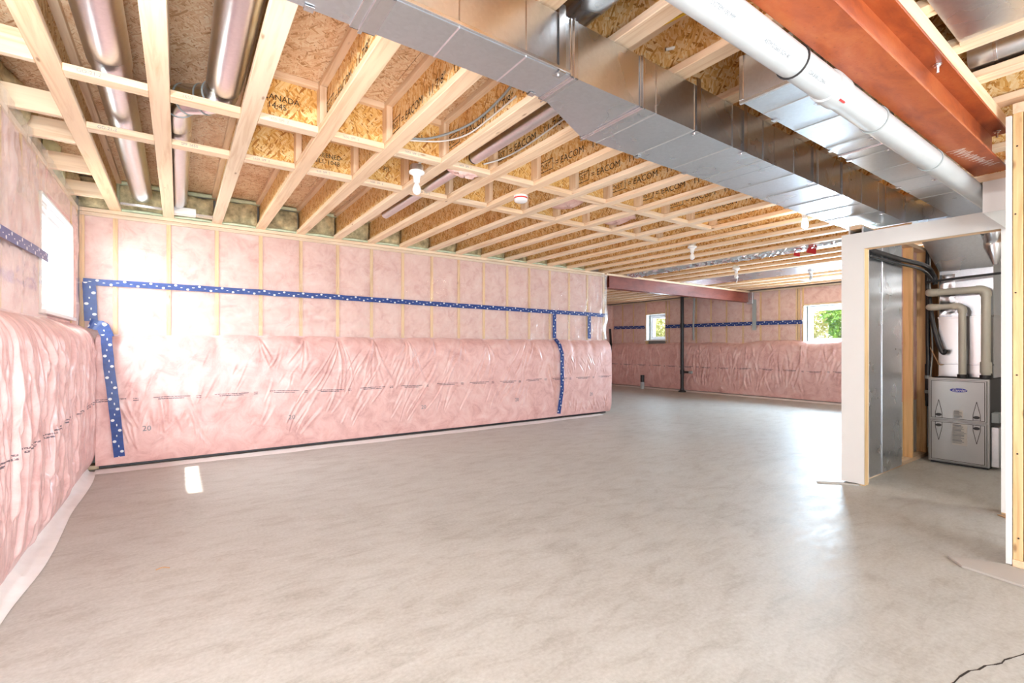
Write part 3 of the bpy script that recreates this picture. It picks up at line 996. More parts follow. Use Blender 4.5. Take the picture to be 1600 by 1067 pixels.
bx('window_head', M['white'], wall_left, -1.1, XL + 0.01, WY0, WY1, WZ1, WZ1 + 0.02)
fl2 = folds(60, 2.3, WY0, 1.42, 2.5, 41, (0.15, 0.5), (60, 120), amp=(0.006, 0.014)) + folds(20, WY0, 6.1, 2.3, 2.5, 42, (0.08, 0.2), (-30, 60), amp=(0.006, 0.012))
film('vapour_barrier_film', -3.0, WY0 - 0.01, 1.30, JZ + 0.02, XL + 0.02, 1, 1, fl2, 0.022, 70, 43, 'loose clear plastic film over the upper left wall beside the bright window', 0.012)
film('vapour_barrier_film', WY0 - 0.01, WB - 0.03, WZ1 + 0.01, JZ + 0.01, XL + 0.02, 1, 1, fl2, 0.022, 24, 44, 'clear plastic film above the bright left window', 0.01)
film('vapour_barrier_film', WY1 + 0.01, WB - 0.03, 1.36, WZ1 + 0.01, XL + 0.015, 1, 1, [], 0.022, 30, 45, 'narrow clear plastic film between the bright left window and the corner', 0.008)
lf = folds(620, 1.6, 6.0, 0.05, 1.2, 51, (0.4, 1.1), (82, 102), width=(0.006, 0.013), amp=(0.003, 0.009))
lf += folds(50, 3.2, 5.4, 0.05, 0.8, 53, (0.6, 1.2), (80, 96), width=(0.012, 0.022), amp=(0.010, 0.022))
blanket('insulation_blanket', 1.2, 6.12, 1.42, XL - 0.005, 1, 1, 0.155, lf, 0.007, 110, 52, 'deeply folded pink insulation blanket along the lower left wall under the bright window')
tape([(XL + 0.05, 3.4, 1.80), (XL + 0.052, 3.9, 1.812), (XL + 0.05, 4.3, 1.825), (XL + 0.048, 4.62, 1.83)], (1, 0, 0), 'blue tape level across the left wall film up to the window')
# white poly turned out over the floor under the left blanket
ys = np.linspace(-1.0, 6.05, 120)
P = []
for i, yv in enumerate(ys):
    edge = -0.615 + 0.012 * math.sin(yv * 3.7) - 0.03 * max(0, min(1, (yv - 4) / 2)) + 0.02 * vnoise(np.array([yv * 2.0]), np.array([0.3]), 5)[0]
    P.append([(edge, yv, 0.003), (edge - 0.04, yv, 0.006 + 0.006 * abs(math.sin(yv * 9))), (-0.70, yv, 0.035 + 0.02 * math.sin(yv * 6)), (-0.735, yv, 0.10 + 0.02 * math.sin(yv * 11))])
tag(MB().grid(np.array(P)).build('floor_poly_sheet', M['poly'], None, smooth=True), 'white poly sheet turned out onto the floor along the left wall', 'plastic sheet')
# mineral wool above the left wall
for i, (a, b) in enumerate(((-1.0, 3.15), (3.22, 3.83), (3.90, 4.28), (4.35, 4.98), (5.05, 5.73), (5.8, 6.18))):
    batt('rim_insulation', a, b, JZ + 0.0, JZ + JH - 0.02, -0.84, 1, 1, wall_left, 0.05, 80 + i, 0.06, M['wool'] if i % 3 != 1 else M['foam'], 14, 10, 0.10)


def window(name, x, y0, y1, z0, z1, nrm, label, mullion=None, fw=0.06, sw=0.045):
    """vinyl window in a wall facing +/-X; nrm = direction into the room"""
    f = MB()
    xa, xb = sorted((x, x + nrm * 0.07))
    for a, b, c, d in ((y0, y1, z0, z0 + fw), (y0, y1, z1 - fw, z1), (y0, y0 + fw, z0 + fw, z1 - fw), (y1 - fw, y1, z0 + fw, z1 - fw)):
        f.bbox(xa, xb, a, b, c, d, 0.004)
    w = structure(name, f, M['vinyl'])
    w['label'] = label
    sx0, sx1 = sorted((x + nrm * 0.012, x + nrm * 0.05))
    parts = [(y0 + fw, y1 - fw)] if mullion is None else [(y0 + fw, mullion), (mullion, y1 - fw)]
    for a, b in parts:
        sm = MB()
        for p, q, c, d in ((a, b, z0 + fw, z0 + fw + sw), (a, b, z1 - fw - sw, z1 - fw), (a, a + sw, z0 + fw + sw, z1 - fw - sw), (b - sw, b, z0 + fw + sw, z1 - fw - sw)):
            sm.bbox(sx0, sx1, p + 0.001, q - 0.001, c, d, 0.003)
        s = sm.build('sash', M['vinyl'], w)
        gx = x + nrm * 0.03
        bx('pane', M['glass'], s, gx - 0.003, gx + 0.003, a + sw - 0.004, b - sw + 0.004, z0 + fw + sw - 0.004, z1 - fw - sw + 0.004)
    return w


w1 = window('window_1', -0.90, WY0, WY1, WZ0, WZ1, 1, 'bright overexposed white window in the left wall', fw=0.04, sw=0.03)
bx('sill', M['white'], w1, -1.1, XL + 0.03, WY0 - 0.03, WY1 + 0.03, WZ0 - 0.025, WZ0)

# ------------------------------------------------------------------ far wall with two windows
A2 = (3.55, 4.97, 1.30, 2.13)     # big window: y0,y1,z0,z1
A3 = (8.68, 9.34, 1.42, 2.17)     # small window
wf = MB()
wf.box(XF + 0.12, XF + 0.40, -3.2, A2[0], 0, JZ)
wf.box(XF + 0.12, XF + 0.40, A2[1], A3[0], 0, JZ)
wf.box(XF + 0.12, XF + 0.40, A3[1], 11.1, 0, JZ)
for A in (A2, A3):
    wf.box(XF + 0.12, XF + 0.40, A[0], A[1], 0, A[2])
    wf.box(XF + 0.12, XF + 0.40, A[0], A[1], A[3], JZ)
wf.box(XF + 0.12, XF + 0.40, -3.2, 11.1, JZ, JZ + JH)
wall_far = structure('wall_far', wf, M['found'])
bx('top_plate', M['wy'], wall_far, XF, XF + 0.10, -3.0, 10.75, JZ - 0.04, JZ - 0.002, 0.002)
fy = [10.72 - 0.434 * k for k in range(32)]
fy = [v for v in fy if not any(A[0] - 0.08 < v < A[1] + 0.08 for A in (A2, A3))]
fy = sorted(fy + [A2[0] - 0.03, A2[1] + 0.03, A2[1] + 0.16, A3[0] - 0.03, A3[1] + 0.03])
for yy in fy:
    bx('stud', M['wz'], wall_far, XF, XF + 0.10, yy - 0.019, yy + 0.019, 0.04, JZ - 0.041)
for i in range(len(fy) - 1):
    a0, a1 = fy[i] + 0.02, fy[i + 1] - 0.02
    A = next((A for A in (A2, A3) if a0 < (A[0] + A[1]) / 2 < a1), None)
    if A:
        batt('insulation_batt', a0, a1, A[3] + 0.045, JZ - 0.042, XF, 1, -1, wall_far, 0.014, 100 + i, 0.09)
        bx('window_header', M['wy'], wall_far, XF - 0.002, XF + 0.10, a0, a1, A[3] + 0.003, A[3] + 0.042)
        continue
    if a1 - a0 > 0.02:
        batt('insulation_batt', a0, a1, 1.2, JZ - 0.042, XF, 1, -1, wall_far, 0.014, 100 + i, 0.09)
w2 = window('window_2', XF + 0.22, *A2, -1, 'large white window on the far wall beside the white partition')
bx('sill', M['white'], w2, XF - 0.05, XF + 0.22, A2[0] - 0.05, A2[1] + 0.05, A2[2] - 0.022, A2[2])
w3 = window('window_3', XF + 0.22, *A3, -1, 'small white window on the far wall left of the black drain stack')
bx('sill', M['white'], w3, XF - 0.05, XF + 0.22, A3[0] - 0.05, A3[1] + 0.05, A3[2] - 0.022, A3[2])
for w_, A in ((w2, A2), (w3, A3)):
    for yy in ((A[0] - 0.012, A[0]), (A[1], A[1] + 0.012)):
        bx('reveal', M['white'], w_, XF - 0.01, XF + 0.22, *yy, A[2], A[3])
    bx('reveal', M['white'], w_, XF - 0.01, XF + 0.22, A[0], A[1], A[3], A[3] + 0.003)
f3 = folds(260, 4.2, 10.5, 0.1, 1.15, 61, (0.2, 0.6), (65, 118), width=(0.010, 0.018), amp=(0.004, 0.011), pinch=[(6.85, 0.2, 16, 1.0), (7.3, 1.25, 8, 0.6), (5.0, 1.25, 6, 0.5), (8.5, 1.2, 8, 0.5)], pang=(40, 140))
f3 += folds(60, 5.0, 8.0, 0.15, 0.75, 63, (0.3, 0.6), (75, 108), width=(0.010, 0.018), amp=(0.005, 0.012))
blanket('insulation_blanket', 0.0, 10.68, 1.34, XF - 0.005, 1, -1, 0.13, f3, 0.013, 100, 62, 'mauve pink insulation blanket along the lower far wall behind the black drain stack', topvar=0.10)
f4 = folds(90, 5.0, 10.6, 1.45, 2.45, 71, (0.15, 0.4), (-40, 220), width=(0.014, 0.03), amp=(0.008, 0.02))
film('vapour_barrier_film', A2[1] + 0.02, A3[0] - 0.02, 1.32, JZ - 0.03, XF - 0.005, 1, -1, f4, 0.04, 50, 72, 'shiny clear plastic film over the far wall studs between its two windows', 0.03)
film('vapour_barrier_film', A3[1] + 0.02, 10.65, 1.32, JZ - 0.03, XF - 0.005, 1, -1, f4, 0.04, 50, 73, 'clear plastic film over the far wall studs left of the small window', 0.016)
tape([(XF - 0.045, 4.99, 1.775), (XF - 0.045, 6.2, 1.785), (XF - 0.045, 8.64, 1.80)], (-1, 0, 0), 'blue tape on the far wall between the small and the large window', 0.09)
tape([(XF - 0.045, 9.38, 1.81), (XF - 0.045, 10.6, 1.83)], (-1, 0, 0), 'blue tape on the far wall left of the small window', 0.09)
o = ribbon('grey_tape', [(XF - 0.05, 6.07, 2.36), (XF - 0.05, 6.07, 1.62)], (-1, 0, 0), 0.10, M['grey'])
tag(o, 'dark grey tape strip hanging under the end of the maroon beam', 'tape')
ys = np.linspace(0.0, 10.7, 48)
P = np.array([[(XF - 0.21 + 0.01 * math.sin(yv * 4), yv, 0.002), (XF - 0.13, yv, 0.012), (XF - 0.08, yv, 0.03)] for yv in ys])
tag(MB().grid(P).build('floor_poly_strip', M['poly'], None, smooth=True), 'narrow white poly strip on the floor along the far wall', 'plastic strip')

# alcove behind the back wall
wall_alcove = structure('wall_alcove', MB().box(6.2, 11.9, 11.02, 11.2, JZ, JZ + JH).box(6.2, 11.9, 10.80, 11.1, 0, JZ), M['found'])
bx('insulation_panel', M['pink'], wall_alcove, 6.5, XF, 10.70, 10.80, 0.04, JZ - 0.02)
wall_return = structure('wall_return', MB().box(6.18, XE - 0.02, WB + 0.40, 10.8, 0, JZ), M['found'])
bx('insulation_panel', M['pink'], wall_return, XE - 0.02, XE + 0.05, WB + 0.42, 10.68, 0.04, JZ - 0.02)
o = ribbon('black_corner_tape', [(11.32, 10.69, 1.80), (11.33, 10.66, 1.3), (11.35, 10.62, 1.15), (11.33, 10.64, 0.05)], (0, -1, 0), 0.10, M['black'])
tag(o, 'black strip down the dark corner beyond the free end of the back wall', 'tape')

# ------------------------------------------------------------------ walls the camera does not see
wall_rear = structure('wall_rear', MB().box(-1.12, 11.9, -3.3, -3.1, JZ, JZ + JH).box(-1.12, 0.0, -3.3, -3.1, 0, JZ).box(3.4, 6.5, -3.3, -3.1, 0, JZ).box(9.5, 11.9, -3.3, -3.1, 0, JZ).box(0.0, 3.4, -3.3, -3.1, 2.12, JZ).box(6.5, 9.5, -3.3, -3.1, 2.2, JZ), M['dry'])

# ------------------------------------------------------------------ partition with the doorway, utility room
PX = 4.86
PY0, PY1 = 0.79, 1.63              # opening
HT, DH = 2.20, 2.06
wp = MB()
wp.box(PX, PX + 0.013, PY1, 1.80, 0.012, HT)
wp.box(PX, PX + 0.013, PY0, PY1, DH, HT)
wp.box(PX, PX + 0.013, 0.62, PY0, 0.012, HT)
wp.box(PX, PX + 0.013, 0.62, 0.74, HT, JZ - 0.0)
wp.box(PX, PX + 0.013, -0.5, 0.62, 0.012, JZ)
wp.box(PX + 0.013, 7.6, 1.788, 1.80, 0.012, HT)
wall_partition = structure('wall_partition', wp, M['dry'])
wall_partition['label'] = 'white drywall partition with an open doorway to the furnace'
bx('door_jamb', M['wz'], wall_partition, PX + 0.013, PX + 0.103, PY1 - 0.001, PY1 + 0.037, 0, DH)
bx('gypsum_edge', M['dry_edge'], wall_partition, PX, PX + 0.013, PY1 - 0.002, PY1, 0.012, DH)
bx('door_jamb', M['wz'], wall_partition, PX + 0.013, PX + 0.103, PY0 - 0.037, PY0 + 0.001, 0, DH)
bx('door_head', M['wy'], wall_partition, PX + 0.013, PX + 0.103, PY0, PY1, DH - 0.001, DH + 0.04)
bx('gypsum_edge', M['dry_edge'], wall_partition, PX, PX + 0.013, PY0, PY1, DH - 0.002, DH)
bx('top_plate', M['wy'], wall_partition, PX + 0.013, PX + 0.103, 0.62, 1.79, HT - 0.04, HT)
bx('inner_drywall', M['dry'], wall_partition, PX + 0.103, PX + 0.116, PY1, 1.70, 0.012, HT)
bx('inner_drywall', M['dry'], wall_partition, PX + 0.103, PX + 0.116, 0.62, PY0, 0.012, JZ)
# bulkhead under the steel beam
bk = bx('bulkhead', M['dry'], wall_partition, 4.07, PX, 0.592, 0.742, 2.03, 2.222)
# utility side wall: studs, insulation and sheet metal
wall_utility = structure('wall_utility', MB().box(PX + 0.12, 7.6, 1.775, 1.788, 0.012, 2.30), M['dry'])
bx('bottom_plate', M['wx'], wall_utility, PX + 0.12, 7.6, 1.69, 1.775, 0, 0.038)
for i, x in enumerate((5.45, 5.90, 6.34, 6.79, 7.23)):
    bx('stud', M['wz'], wall_utility, x, x + 0.038, 1.692, 1.775, 0.038, 2.26, 0.004)
bx('top_plate', M['wx'], wall_utility, PX + 0.12, 7.6, 1.69, 1.775, 2.262, 2.30)
for x in (5.94, 6.38, 6.83):
    batt('insulation_batt', x, x + 0.40, 0.62, 2.26, 1.76, 0, -1, wall_utility, 0.02, int(x * 10), 0.012)
wall_utility_end = structure('wall_utility_end', MB().box(7.6, 7.7, -0.5, 1.80, 0, JZ).box(PX + 0.12, 7.6, -0.5, -0.4, 0, JZ), M['dry'])
sm = thing('return_air_panning', (5.4, 1.68, 0), 'dark upright sheet metal panel lining the utility room wall', 'sheet metal')
bx('metal_sheet', M['galv'], sm, PX + 0.13, 5.42, 1.676, 1.690, 0.02, 2.28, 0.002)
bx('metal_sheet', M['galv'], sm, 5.43, 5.95, 1.672, 1.690, 0.02, 2.28, 0.002)
bx('standing_seam', M['galv'], sm, 5.419, 5.431, 1.669, 1.676, 0.02, 2.28, 0.002)

# the open stud wall end at the right
we = thing('stud_wall_end', (3.9, 0.52, 0), 'bare wooden stud wall end with a white drywall edge beside the doorway', 'stud wall')
bx('bottom_plate', M['wx'], we, 3.745, 4.03, 0.44, 0.565, 0, 0.04, 0.002)
s_ = bx('stud', M['wz'], we, 3.75, 3.84, 0.526, 0.564, 0.04, 2.48, 0.003)
s2 = bx('stud', M['wz'], we, 3.752, 3.842, 0.485, 0.523, 0.04, 2.48, 0.003)
s3 = bx('stud', M['wz'], we, 3.748, 3.838, 0.444, 0.482, 0.04, 2.48, 0.003)
bx('top_plate', M['wx'], we, 3.745, 4.03, 0.44, 0.565, 2.48, 2.535, 0.002)
bx('drywall_edge', M['dry'], we, 3.735, 4.03, 0.567, 0.589, 0.012, 2.47)
for z in (0.16, 0.62, 1.05, 1.50, 1.93, 2.3):
    MB().tube([(3.7495, 0.548 + 0.006 * math.sin(z * 30), z), (3.7475, 0.548 + 0.006 * math.sin(z * 30), z)], 0.0045, 8).build('nail_head', M['ink'], s_)
o = tag(MB().prism([(3.60, 0.80), (3.72, 0.58), (3.60, 0.30), (3.42, 0.30), (3.50, 0.72)], 0.012, (0, 0, 0.001)).build('drywall_scrap', M['card']),
        'flat grey drywall offcut on the floor at the foot of the bare studs', 'offcut')
o = tag(MB().prism([(4.80, 0.80), (4.87, 0.74), (4.84, 0.70), (4.74, 0.735)], 0.006, (0, 0, 0.001)).build('paper_scrap', M['cardboard']),
        'scrap of brown paper on the floor under the right door side', 'paper')
o = tag(MB().tube(bez([(-0.10, 3.20, 0.003), (-0.07, 3.21, 0.005), (-0.04, 3.19, 0.003)], 4), 0.003, 6).build('wood_splinter', M['cardboard']),
        'tiny wood splinter on the bare floor near the left blanket', 'debris')
o = tag(MB().prism([(4.66, 1.92), (4.80, 1.80), (4.86, 1.66), (4.83, 1.66), (4.76, 1.78), (4.64, 1.90)], 0.008, (0, 0, 0.001)).build('paper_strip', M['card']),
        'curled paper strip on the floor at the partition corner', 'paper')

# ------------------------------------------------------------------ steel beams
sb = thing('steel_beam', (1.5, 0.70, 2.265), 'rust orange steel I-beam with timber nailer at the upper right', 'beam')
sb['kind'] = 'thing'
BY0, BY1, BZ0, BZ1 = 0.628, 0.779, 2.265, 2.497
bx('bottom_flange', M['rust'], sb, -0.77, 4.065, BY0, BY1, BZ0, BZ0 + 0.012, 0.002)
bx('web', M['rust'], sb, -0.77, 4.062, 0.6995, 0.7075, BZ0 + 0.012, BZ1 - 0.012)
bx('top_flange', M['rust'], sb, -0.77, 4.065, BY0, BY1, BZ1 - 0.012, BZ1, 0.002)
bx('nailer', M['wx'], sb, -0.77, 4.065, BY0 + 0.002, BY1, BZ1, JZ - 0.001, 0.003)
bx('bearing_block', M['wy'], sb, 4.07, PX - 0.005, 0.60, 0.785, 2.2225, 2.264, 0.002)
for x in (1.7, 2.817, 3.969):
    b_ = MB().lathe([(0.006, 0), (0.006, 0.028), (0.013, 0.028), (0.013, 0.036), (0.017, 0.037), (0.017, 0.04)], (x, 0.662, BZ1 - 0.053), 10).build('bolt', M['bright'], sb)
# chalk scrawl under the beam
sc = []
r = np.random.default_rng(4)
xx = 3.43
for i in range(11):
    hgt = 0.05 + 0.03 * r.random()
    sc.append([(xx, 0.77 - 0.02 * i * 0.35, 0), (xx + 0.01, 0.77 - hgt - 0.006 * i, 0), (xx + 0.035, 0.745 - 0.006 * i, 0), (xx + 0.03, 0.70 - 0.004 * i, 0)])
    xx += 0.042
mb = MB()
for st in sc:
    for a, b in zip(st[:-1], st[1:]):
        d = (Vector(b) - Vector(a)).normalized()
        n_ = Vector((-d.y, d.x, 0)) * 0.0022
        mb.add([(a[0] - n_.x, a[1] - n_.y, BZ0 - 0.001), (b[0] - n_.x, b[1] - n_.y, BZ0 - 0.001), (b[0] + n_.x, b[1] + n_.y, BZ0 - 0.001), (a[0] + n_.x, a[1] + n_.y, BZ0 - 0.001)], [(0, 1, 2, 3)])
mb.build('chalk_mark', M['chalk'], sb)

sb2 = thing('steel_beam', (9.0, 6.27, 2.31), 'maroon steel beam from the free wall end to the far wall', 'beam')
sb2['kind'] = 'thing'
bx('bottom_flange', M['rust2'], sb2, XE + 0.10, XF + 0.05, 6.20, 6.35, 2.305, 2.317, 0.002)
bx('web', M['rust2'], sb2, XE + 0.10, XF + 0.05, 6.27, 6.278, 2.317, 2.523)
bx('top_flange', M['rust2'], sb2, XE + 0.10, XF + 0.05, 6.20, 6.35, 2.523, 2.535, 0.002)
bx('face_plate', M['rust2'], sb2, XE + 0.13, XF - 0.06, 6.204, 6.214, 2.317, 2.523)
bx('nailer', M['wx'], sb2, XE + 0.05, XF - 0.02, 6.19, 6.36, 2.536, JZ - 0.001, 0.003)
bx('end_bracket', M['galv'], sb2, XF - 0.08, XF - 0.02, 6.10, 6.24, 2.26, 2.54, 0.003)

# ------------------------------------------------------------------ supply trunk (rectangular duct) with reducer
md = thing('supply_trunk_duct', (2.5, 1.6, 2.44), 'big galvanized main duct hanging under the joists with an offset reducer', 'duct')
DZ0, DZ1, DYR = 2.323, 2.560, 1.475


def duct_section(x0, x1, ya0, ya1, name='duct_section', mat=None, z0=DZ0, z1=DZ1, yr=DYR, parent=None):
    """tapered box: left side goes from y=ya0 at x0 to y=ya1 at x1"""
    v = [(x0, yr, z0), (x0, ya0, z0), (x0, ya0, z1), (x0, yr, z1), (x1, yr, z0), (x1, ya1, z0), (x1, ya1, z1), (x1, yr, z1)]
    return MB().add(v, [(0, 1, 2, 3), (7, 6, 5, 4), (0, 4, 5, 1), (1, 5, 6, 2), (2, 6, 7, 3), (3, 7, 4, 0)]).build(name, mat or M['galv'], parent or md)


YLn, YLw = 1.680, 1.875
for a, b in ((-0.70, -0.4), (-0.395, 0.53), (0.535, 1.34)):
    duct_section(a, b, YLn, YLn)
duct_section(1.352, 1.768, YLn, YLw, 'reducer')
for a, b in ((1.78, 3.0), (3.004, 4.25), (4.254, 5.34)):
    duct_section(a, b, YLw, YLw)
# end transition over the doorway
MB().add([(5.35, 1.475, 2.323), (5.35, 1.875, 2.323), (5.35, 1.875, 2.56), (5.35, 1.475, 2.56), (5.85, 1.30, 2.42), (5.85, 1.80, 2.42), (5.85, 1.80, 2.56), (5.85, 1.30, 2.56)],
         [(0, 1, 2, 3), (7, 6, 5, 4), (0, 4, 5, 1), (1, 5, 6, 2), (2, 6, 7, 3), (3, 7, 4, 0)]).build('end_boot', M['galv'], md)


def cleat(x, yl, w=0.022, t=0.006, parent=None, yr=DYR, z0=DZ0, z1=DZ1, name='drive_cleat'):
    """joint band over the bottom and both sides"""
    mb = MB()
    mb.bbox(x - w, x + w, yr - t, yl + t, z0 - t, z0 - 0.0005, 0.0015)
    mb.bbox(x - w, x + w, yr - t, yr - 0.0005, z0 - t, z1, 0.0015)
    mb.bbox(x - w, x + w, yl + 0.0005, yl + t, z0 - t, z1, 0.0015)
    mb.bbox(x - w * 0.35, x - w * 0.05, yr - t * 2, yl + t * 2, z0 - t * 2.2, z0 - t, 0.001)
    mb.bbox(x - w * 0.35, x - w * 0.05, yr - t * 2.2, yr - t, z0 - t * 2, z1, 0.001)
    return mb.build(name, M['bright'], parent or md)


cleat(1.346, YLn); cleat(1.774, YLw, 0.018); cleat(0.532, YLn, 0.045); cleat(-0.40, YLn)


def bead(x, yl, parent=None, yr=DYR, z0=DZ0, z1=DZ1):
    """raised stiffening crease across the duct"""
    mb = MB()
    mb.prism([(-0.004, 0), (0.004, 0), (0, -0.004)], yl - yr, (x, yl, z0), (1, 0, 0), (0, 0, 1))
    mb.prism([(-0.004, 0), (0.004, 0), (0, -0.004)], z1 - z0, (x, yr, z0), (1, 0, 0), (0, 1, 0))
    return mb.build('crease', M['galv'], parent or md)


for x in (0.808, 1.10): bead(x, YLn)
for x in (1.876, 2.183, 2.536, 2.868, 3.252, 3.60, 3.986, 4.351, 4.70): bead(x, YLw)


def strap(x, yl, parent=None, yr=DYR, z0=DZ0):
    """hanger strap nailed to the joist, bent under the duct edge"""
    mb = MB()
    mb.box(x - 0.017, x + 0.017, yr - 0.009, yr - 0.007, z0 - 0.004, JZ + 0.02)
    mb.box(x - 0.017, x + 0.017, yr - 0.009, yr + 0.035, z0 - 0.005, z0 - 0.003)
    s = mb.build('hanger_strap', M['bright'], parent or md)
    MB().tube([(x, yr + 0.02, z0 - 0.005), (x, yr + 0.02, z0 - 0.010)], 0.005, 8).build('screw', M['bright'], s)
    mb = MB().box(x - 0.015, x + 0.015, yl + 0.007, yl + 0.009, z0 - 0.004, JZ + 0.02).box(x - 0.015, x + 0.015, yl - 0.02, yl + 0.009, z0 - 0.005, z0 - 0.003)
    mb.build('hanger_strap', M['bright'], parent or md)


for x, yl in ((0.353, YLn), (1.278, YLn), (2.21, YLw), (2.662, YLw), (3.53, YLw), (4.0, YLw), (4.83, YLw)):
    strap(x, yl)
# flange lip along the lower right edge of the first section
bx('corner_lip', M['bright'], md, -0.4, 1.32, DYR - 0.012, DYR - 0.001, DZ0 + 0.002, DZ0 + 0.016, 0.001)

# return trunk
rd = thing('return_trunk_duct', (3.4, 1.09, 2.45), 'second galvanized duct starting mid-room beside the grey plastic pipe', 'duct')
RY0, RY1, RZ0, RZ1 = 0.982, 1.203, 2.342, 2.562
for a, b in ((2.165, 3.05), (3.054, 4.0), (4.004, 6.2)):
    duct_section(a, b, RY1, RY1, 'duct_section', M['galv'], RZ0, RZ1, RY0, rd)
mb = MB()
mb.bbox(2.150, 2.164, RY0 - 0.004, RY1 + 0.014, RZ0 - 0.005, RZ0 + 0.012, 0.002)
mb.bbox(2.150, 2.164, RY1 - 0.006, RY1 + 0.014, RZ0 + 0.012, RZ1, 0.002)
mb.build('end_cap_flange', M['bright'], rd)
bx('end_cap', M['galv'], rd, 2.158, 2.166, RY0, RY1 - 0.006, RZ0 + 0.012, RZ1)
for x in (2.339, 2.659, 3.034, 3.35, 3.696, 4.05, 4.35, 4.65): bead(x, RY1, rd, RY0, RZ0, RZ1)
cleat(3.22, RY1, 0.016, 0.004, rd, RY0, RZ0, RZ1)
for x in (2.45, 3.10, 3.35, 4.2):
    strap(x, RY1, rd, RY0, RZ0)

# ------------------------------------------------------------------ grey plastic pipe
pp = thing('plastic_vent_pipe', (2.0, 0.80, 2.2), 'long pale grey plastic pipe hung beside the orange steel beam', 'pipe')
PYc, PZc, PR = 0.802, 2.200, 0.052
MB().tube([(-0.74, PYc, PZc), (2.05, PYc, PZc)], PR, 28).build('pipe_length', M['pvc'], pp, smooth='auto')
MB().tube([(2.05, PYc, PZc), (PX + 0.02, PYc, PZc)], PR, 28).build('pipe_length', M['pvc'], pp, smooth='auto')
MB().lathe([(PR, 0), (PR + 0.007, 0.001), (PR + 0.008, 0.02), (PR + 0.006, 0.10), (PR, 0.102)], (0, 0, 0), 28)
cp = MB()
for (x, r_) in ():
    pass
cp.tube([(2.02, PYc, PZc), (2.022, PYc, PZc), (2.05, PYc, PZc), (2.125, PYc, PZc), (2.127, PYc, PZc)], [PR, PR + 0.007, PR + 0.008, PR + 0.006, PR], 28)
c_ = cp.build('coupling', M['pvc'], pp, smooth='auto')
tx = MB().tube([(2.070, PYc - 0.03, PZc - 0.052), (2.110, PYc - 0.03, PZc - 0.052)], 0.004, 6).build('red_mark', M['red'], c_)
for x in (1.76, 2.50, 3.28):
    pts = [(x, PYc + (PR + 0.003) * math.cos(a), PZc + (PR + 0.003) * math.sin(a)) for a in np.linspace(0, 2 * math.pi, 25)]
    MB().tube(pts, 0.0035, 6).build('hanger_strap', M['black'] if x < 2 else M['grey'], pp)
# small print along the pipe
ang = math.radians(232)
nn = Vector((0, math.cos(ang), math.sin(ang)))
for x, b in ((1.05, 'PVC CENTRAL VENT SYSTEM 100 MM'), (1.50, 'ASTM D2665  SCH 40'), (1.80, 'CSA B181.2 DWV')):
    p_ = Vector((x, PYc, PZc)) + nn * (PR + 0.0012)
    text('print', b, 0.017, p_[:], (1, 0, 0), (0, -nn.z, nn.y) if False else (0, nn.z, -nn.y), M['print'], pp)

# ------------------------------------------------------------------ round ducts in the joist bays
def round_duct(label, pts, r, boot=None, seams=(), mat=None):
    t = thing('round_duct', pts[len(pts) // 2], label, 'duct', 'round ducts between the joists')
    MB().tube(pts, r, 24).build('duct_pipe', mat or M['pipe_metal'], t, smooth='auto')
    for s in seams:
        MB().tube([(s[0], s[1] - 0.006, s[2]), (s[0], s[1] + 0.006, s[2])], r + 0.003, 24).build('crimp_ring', M['bright'], t, smooth='auto')
    return t


t = round_duct('fat silver round duct in the joist bay closest to the left wall', [(-0.30, -1.0, 2.735), (-0.30, 3.17, 2.735)], 0.098, seams=[(-0.30, 1.6, 2.735)])
MB().tube([(-0.30, 3.172, 2.735), (-0.30, 3.30, 2.735), (-0.30, 3.305, 2.735), (-0.30, 6.02, 2.735)], [0.098, 0.098, 0.088, 0.088], 24).build('duct_pipe', M['pipe_metal'], t, smooth='auto')
bx('boot_plate', M['bright'], t, jx[0] + 0.05, jx[1] - 0.05, 6.02, 6.05, JZ + 0.03, JZ + 0.05)
t = round_duct('silver round duct with a jogging elbow in the second joist bay', [(0.215, -1.0, 2.715), (0.215, 3.185, 2.715)], 0.088, seams=[(0.215, 1.9, 2.715)])
el = bez([(0.215, 3.19, 2.715), (0.20, 3.34, 2.715), (0.13, 3.46, 2.715), (0.02, 3.54, 2.715), (-0.01, 3.66, 2.715), (-0.008, 3.90, 2.715)], 5)
e_ = MB().tube(el, 0.086, 24).build('elbow', M['bright'], t, smooth='auto')
for i in (6, 10, 14, 18):
    a_, b_ = Vector(el[i]), Vector(el[i + 1])
    MB().tube([a_[:], (a_ + (b_ - a_).normalized() * 0.008)[:]], 0.0895, 24).build('elbow_seam', M['grey'], e_)
MB().tube([(-0.008, 3.905, 2.715), (-0.008, 6.0, 2.715)], 0.082, 24).build('duct_pipe', M['pipe_metal'], t, smooth='auto')
bx('register_boot', M['white'], t, -0.045, 0.15, 5.98, 6.10, JZ + 0.01, JZ + 0.075, 0.004)
bx('boot_plate', M['bright'], t, 0.15, jx[2] - 0.05, 6.00, 6.09, JZ + 0.012, JZ + 0.03)
t = round_duct('slim pale round duct running through the blocking above the bulb lamp', [(1.86, 1.9, 2.655), (1.86, 3.15, 2.655)], 0.048)
MB().tube([(1.84, 3.33, 2.64), (1.83, 5.0, 2.64)], 0.046, 20).build('duct_pipe', M['pipe_metal'], t, smooth='auto')
MB().tube([(1.86, 3.14, 2.655), (1.86, 3.17, 2.655)], 0.044, 20).build('duct_mouth_shade', M['furn_gap_dark'], t)  # dark plug stands in for the shade inside the open duct end
t = round_duct('dark silver round duct between joists right of the orange beam', [(3.37, 0.66, 2.70), (3.37, -2.0, 2.70)], 0.075, seams=[(3.37, 0.56, 2.70)], mat=M['galv'])
t = round_duct('short round take-off duct over the big main duct', [(1.43, 1.86, 2.69), (1.43, -1.2, 2.70)], 0.085, mat=M['galv'])

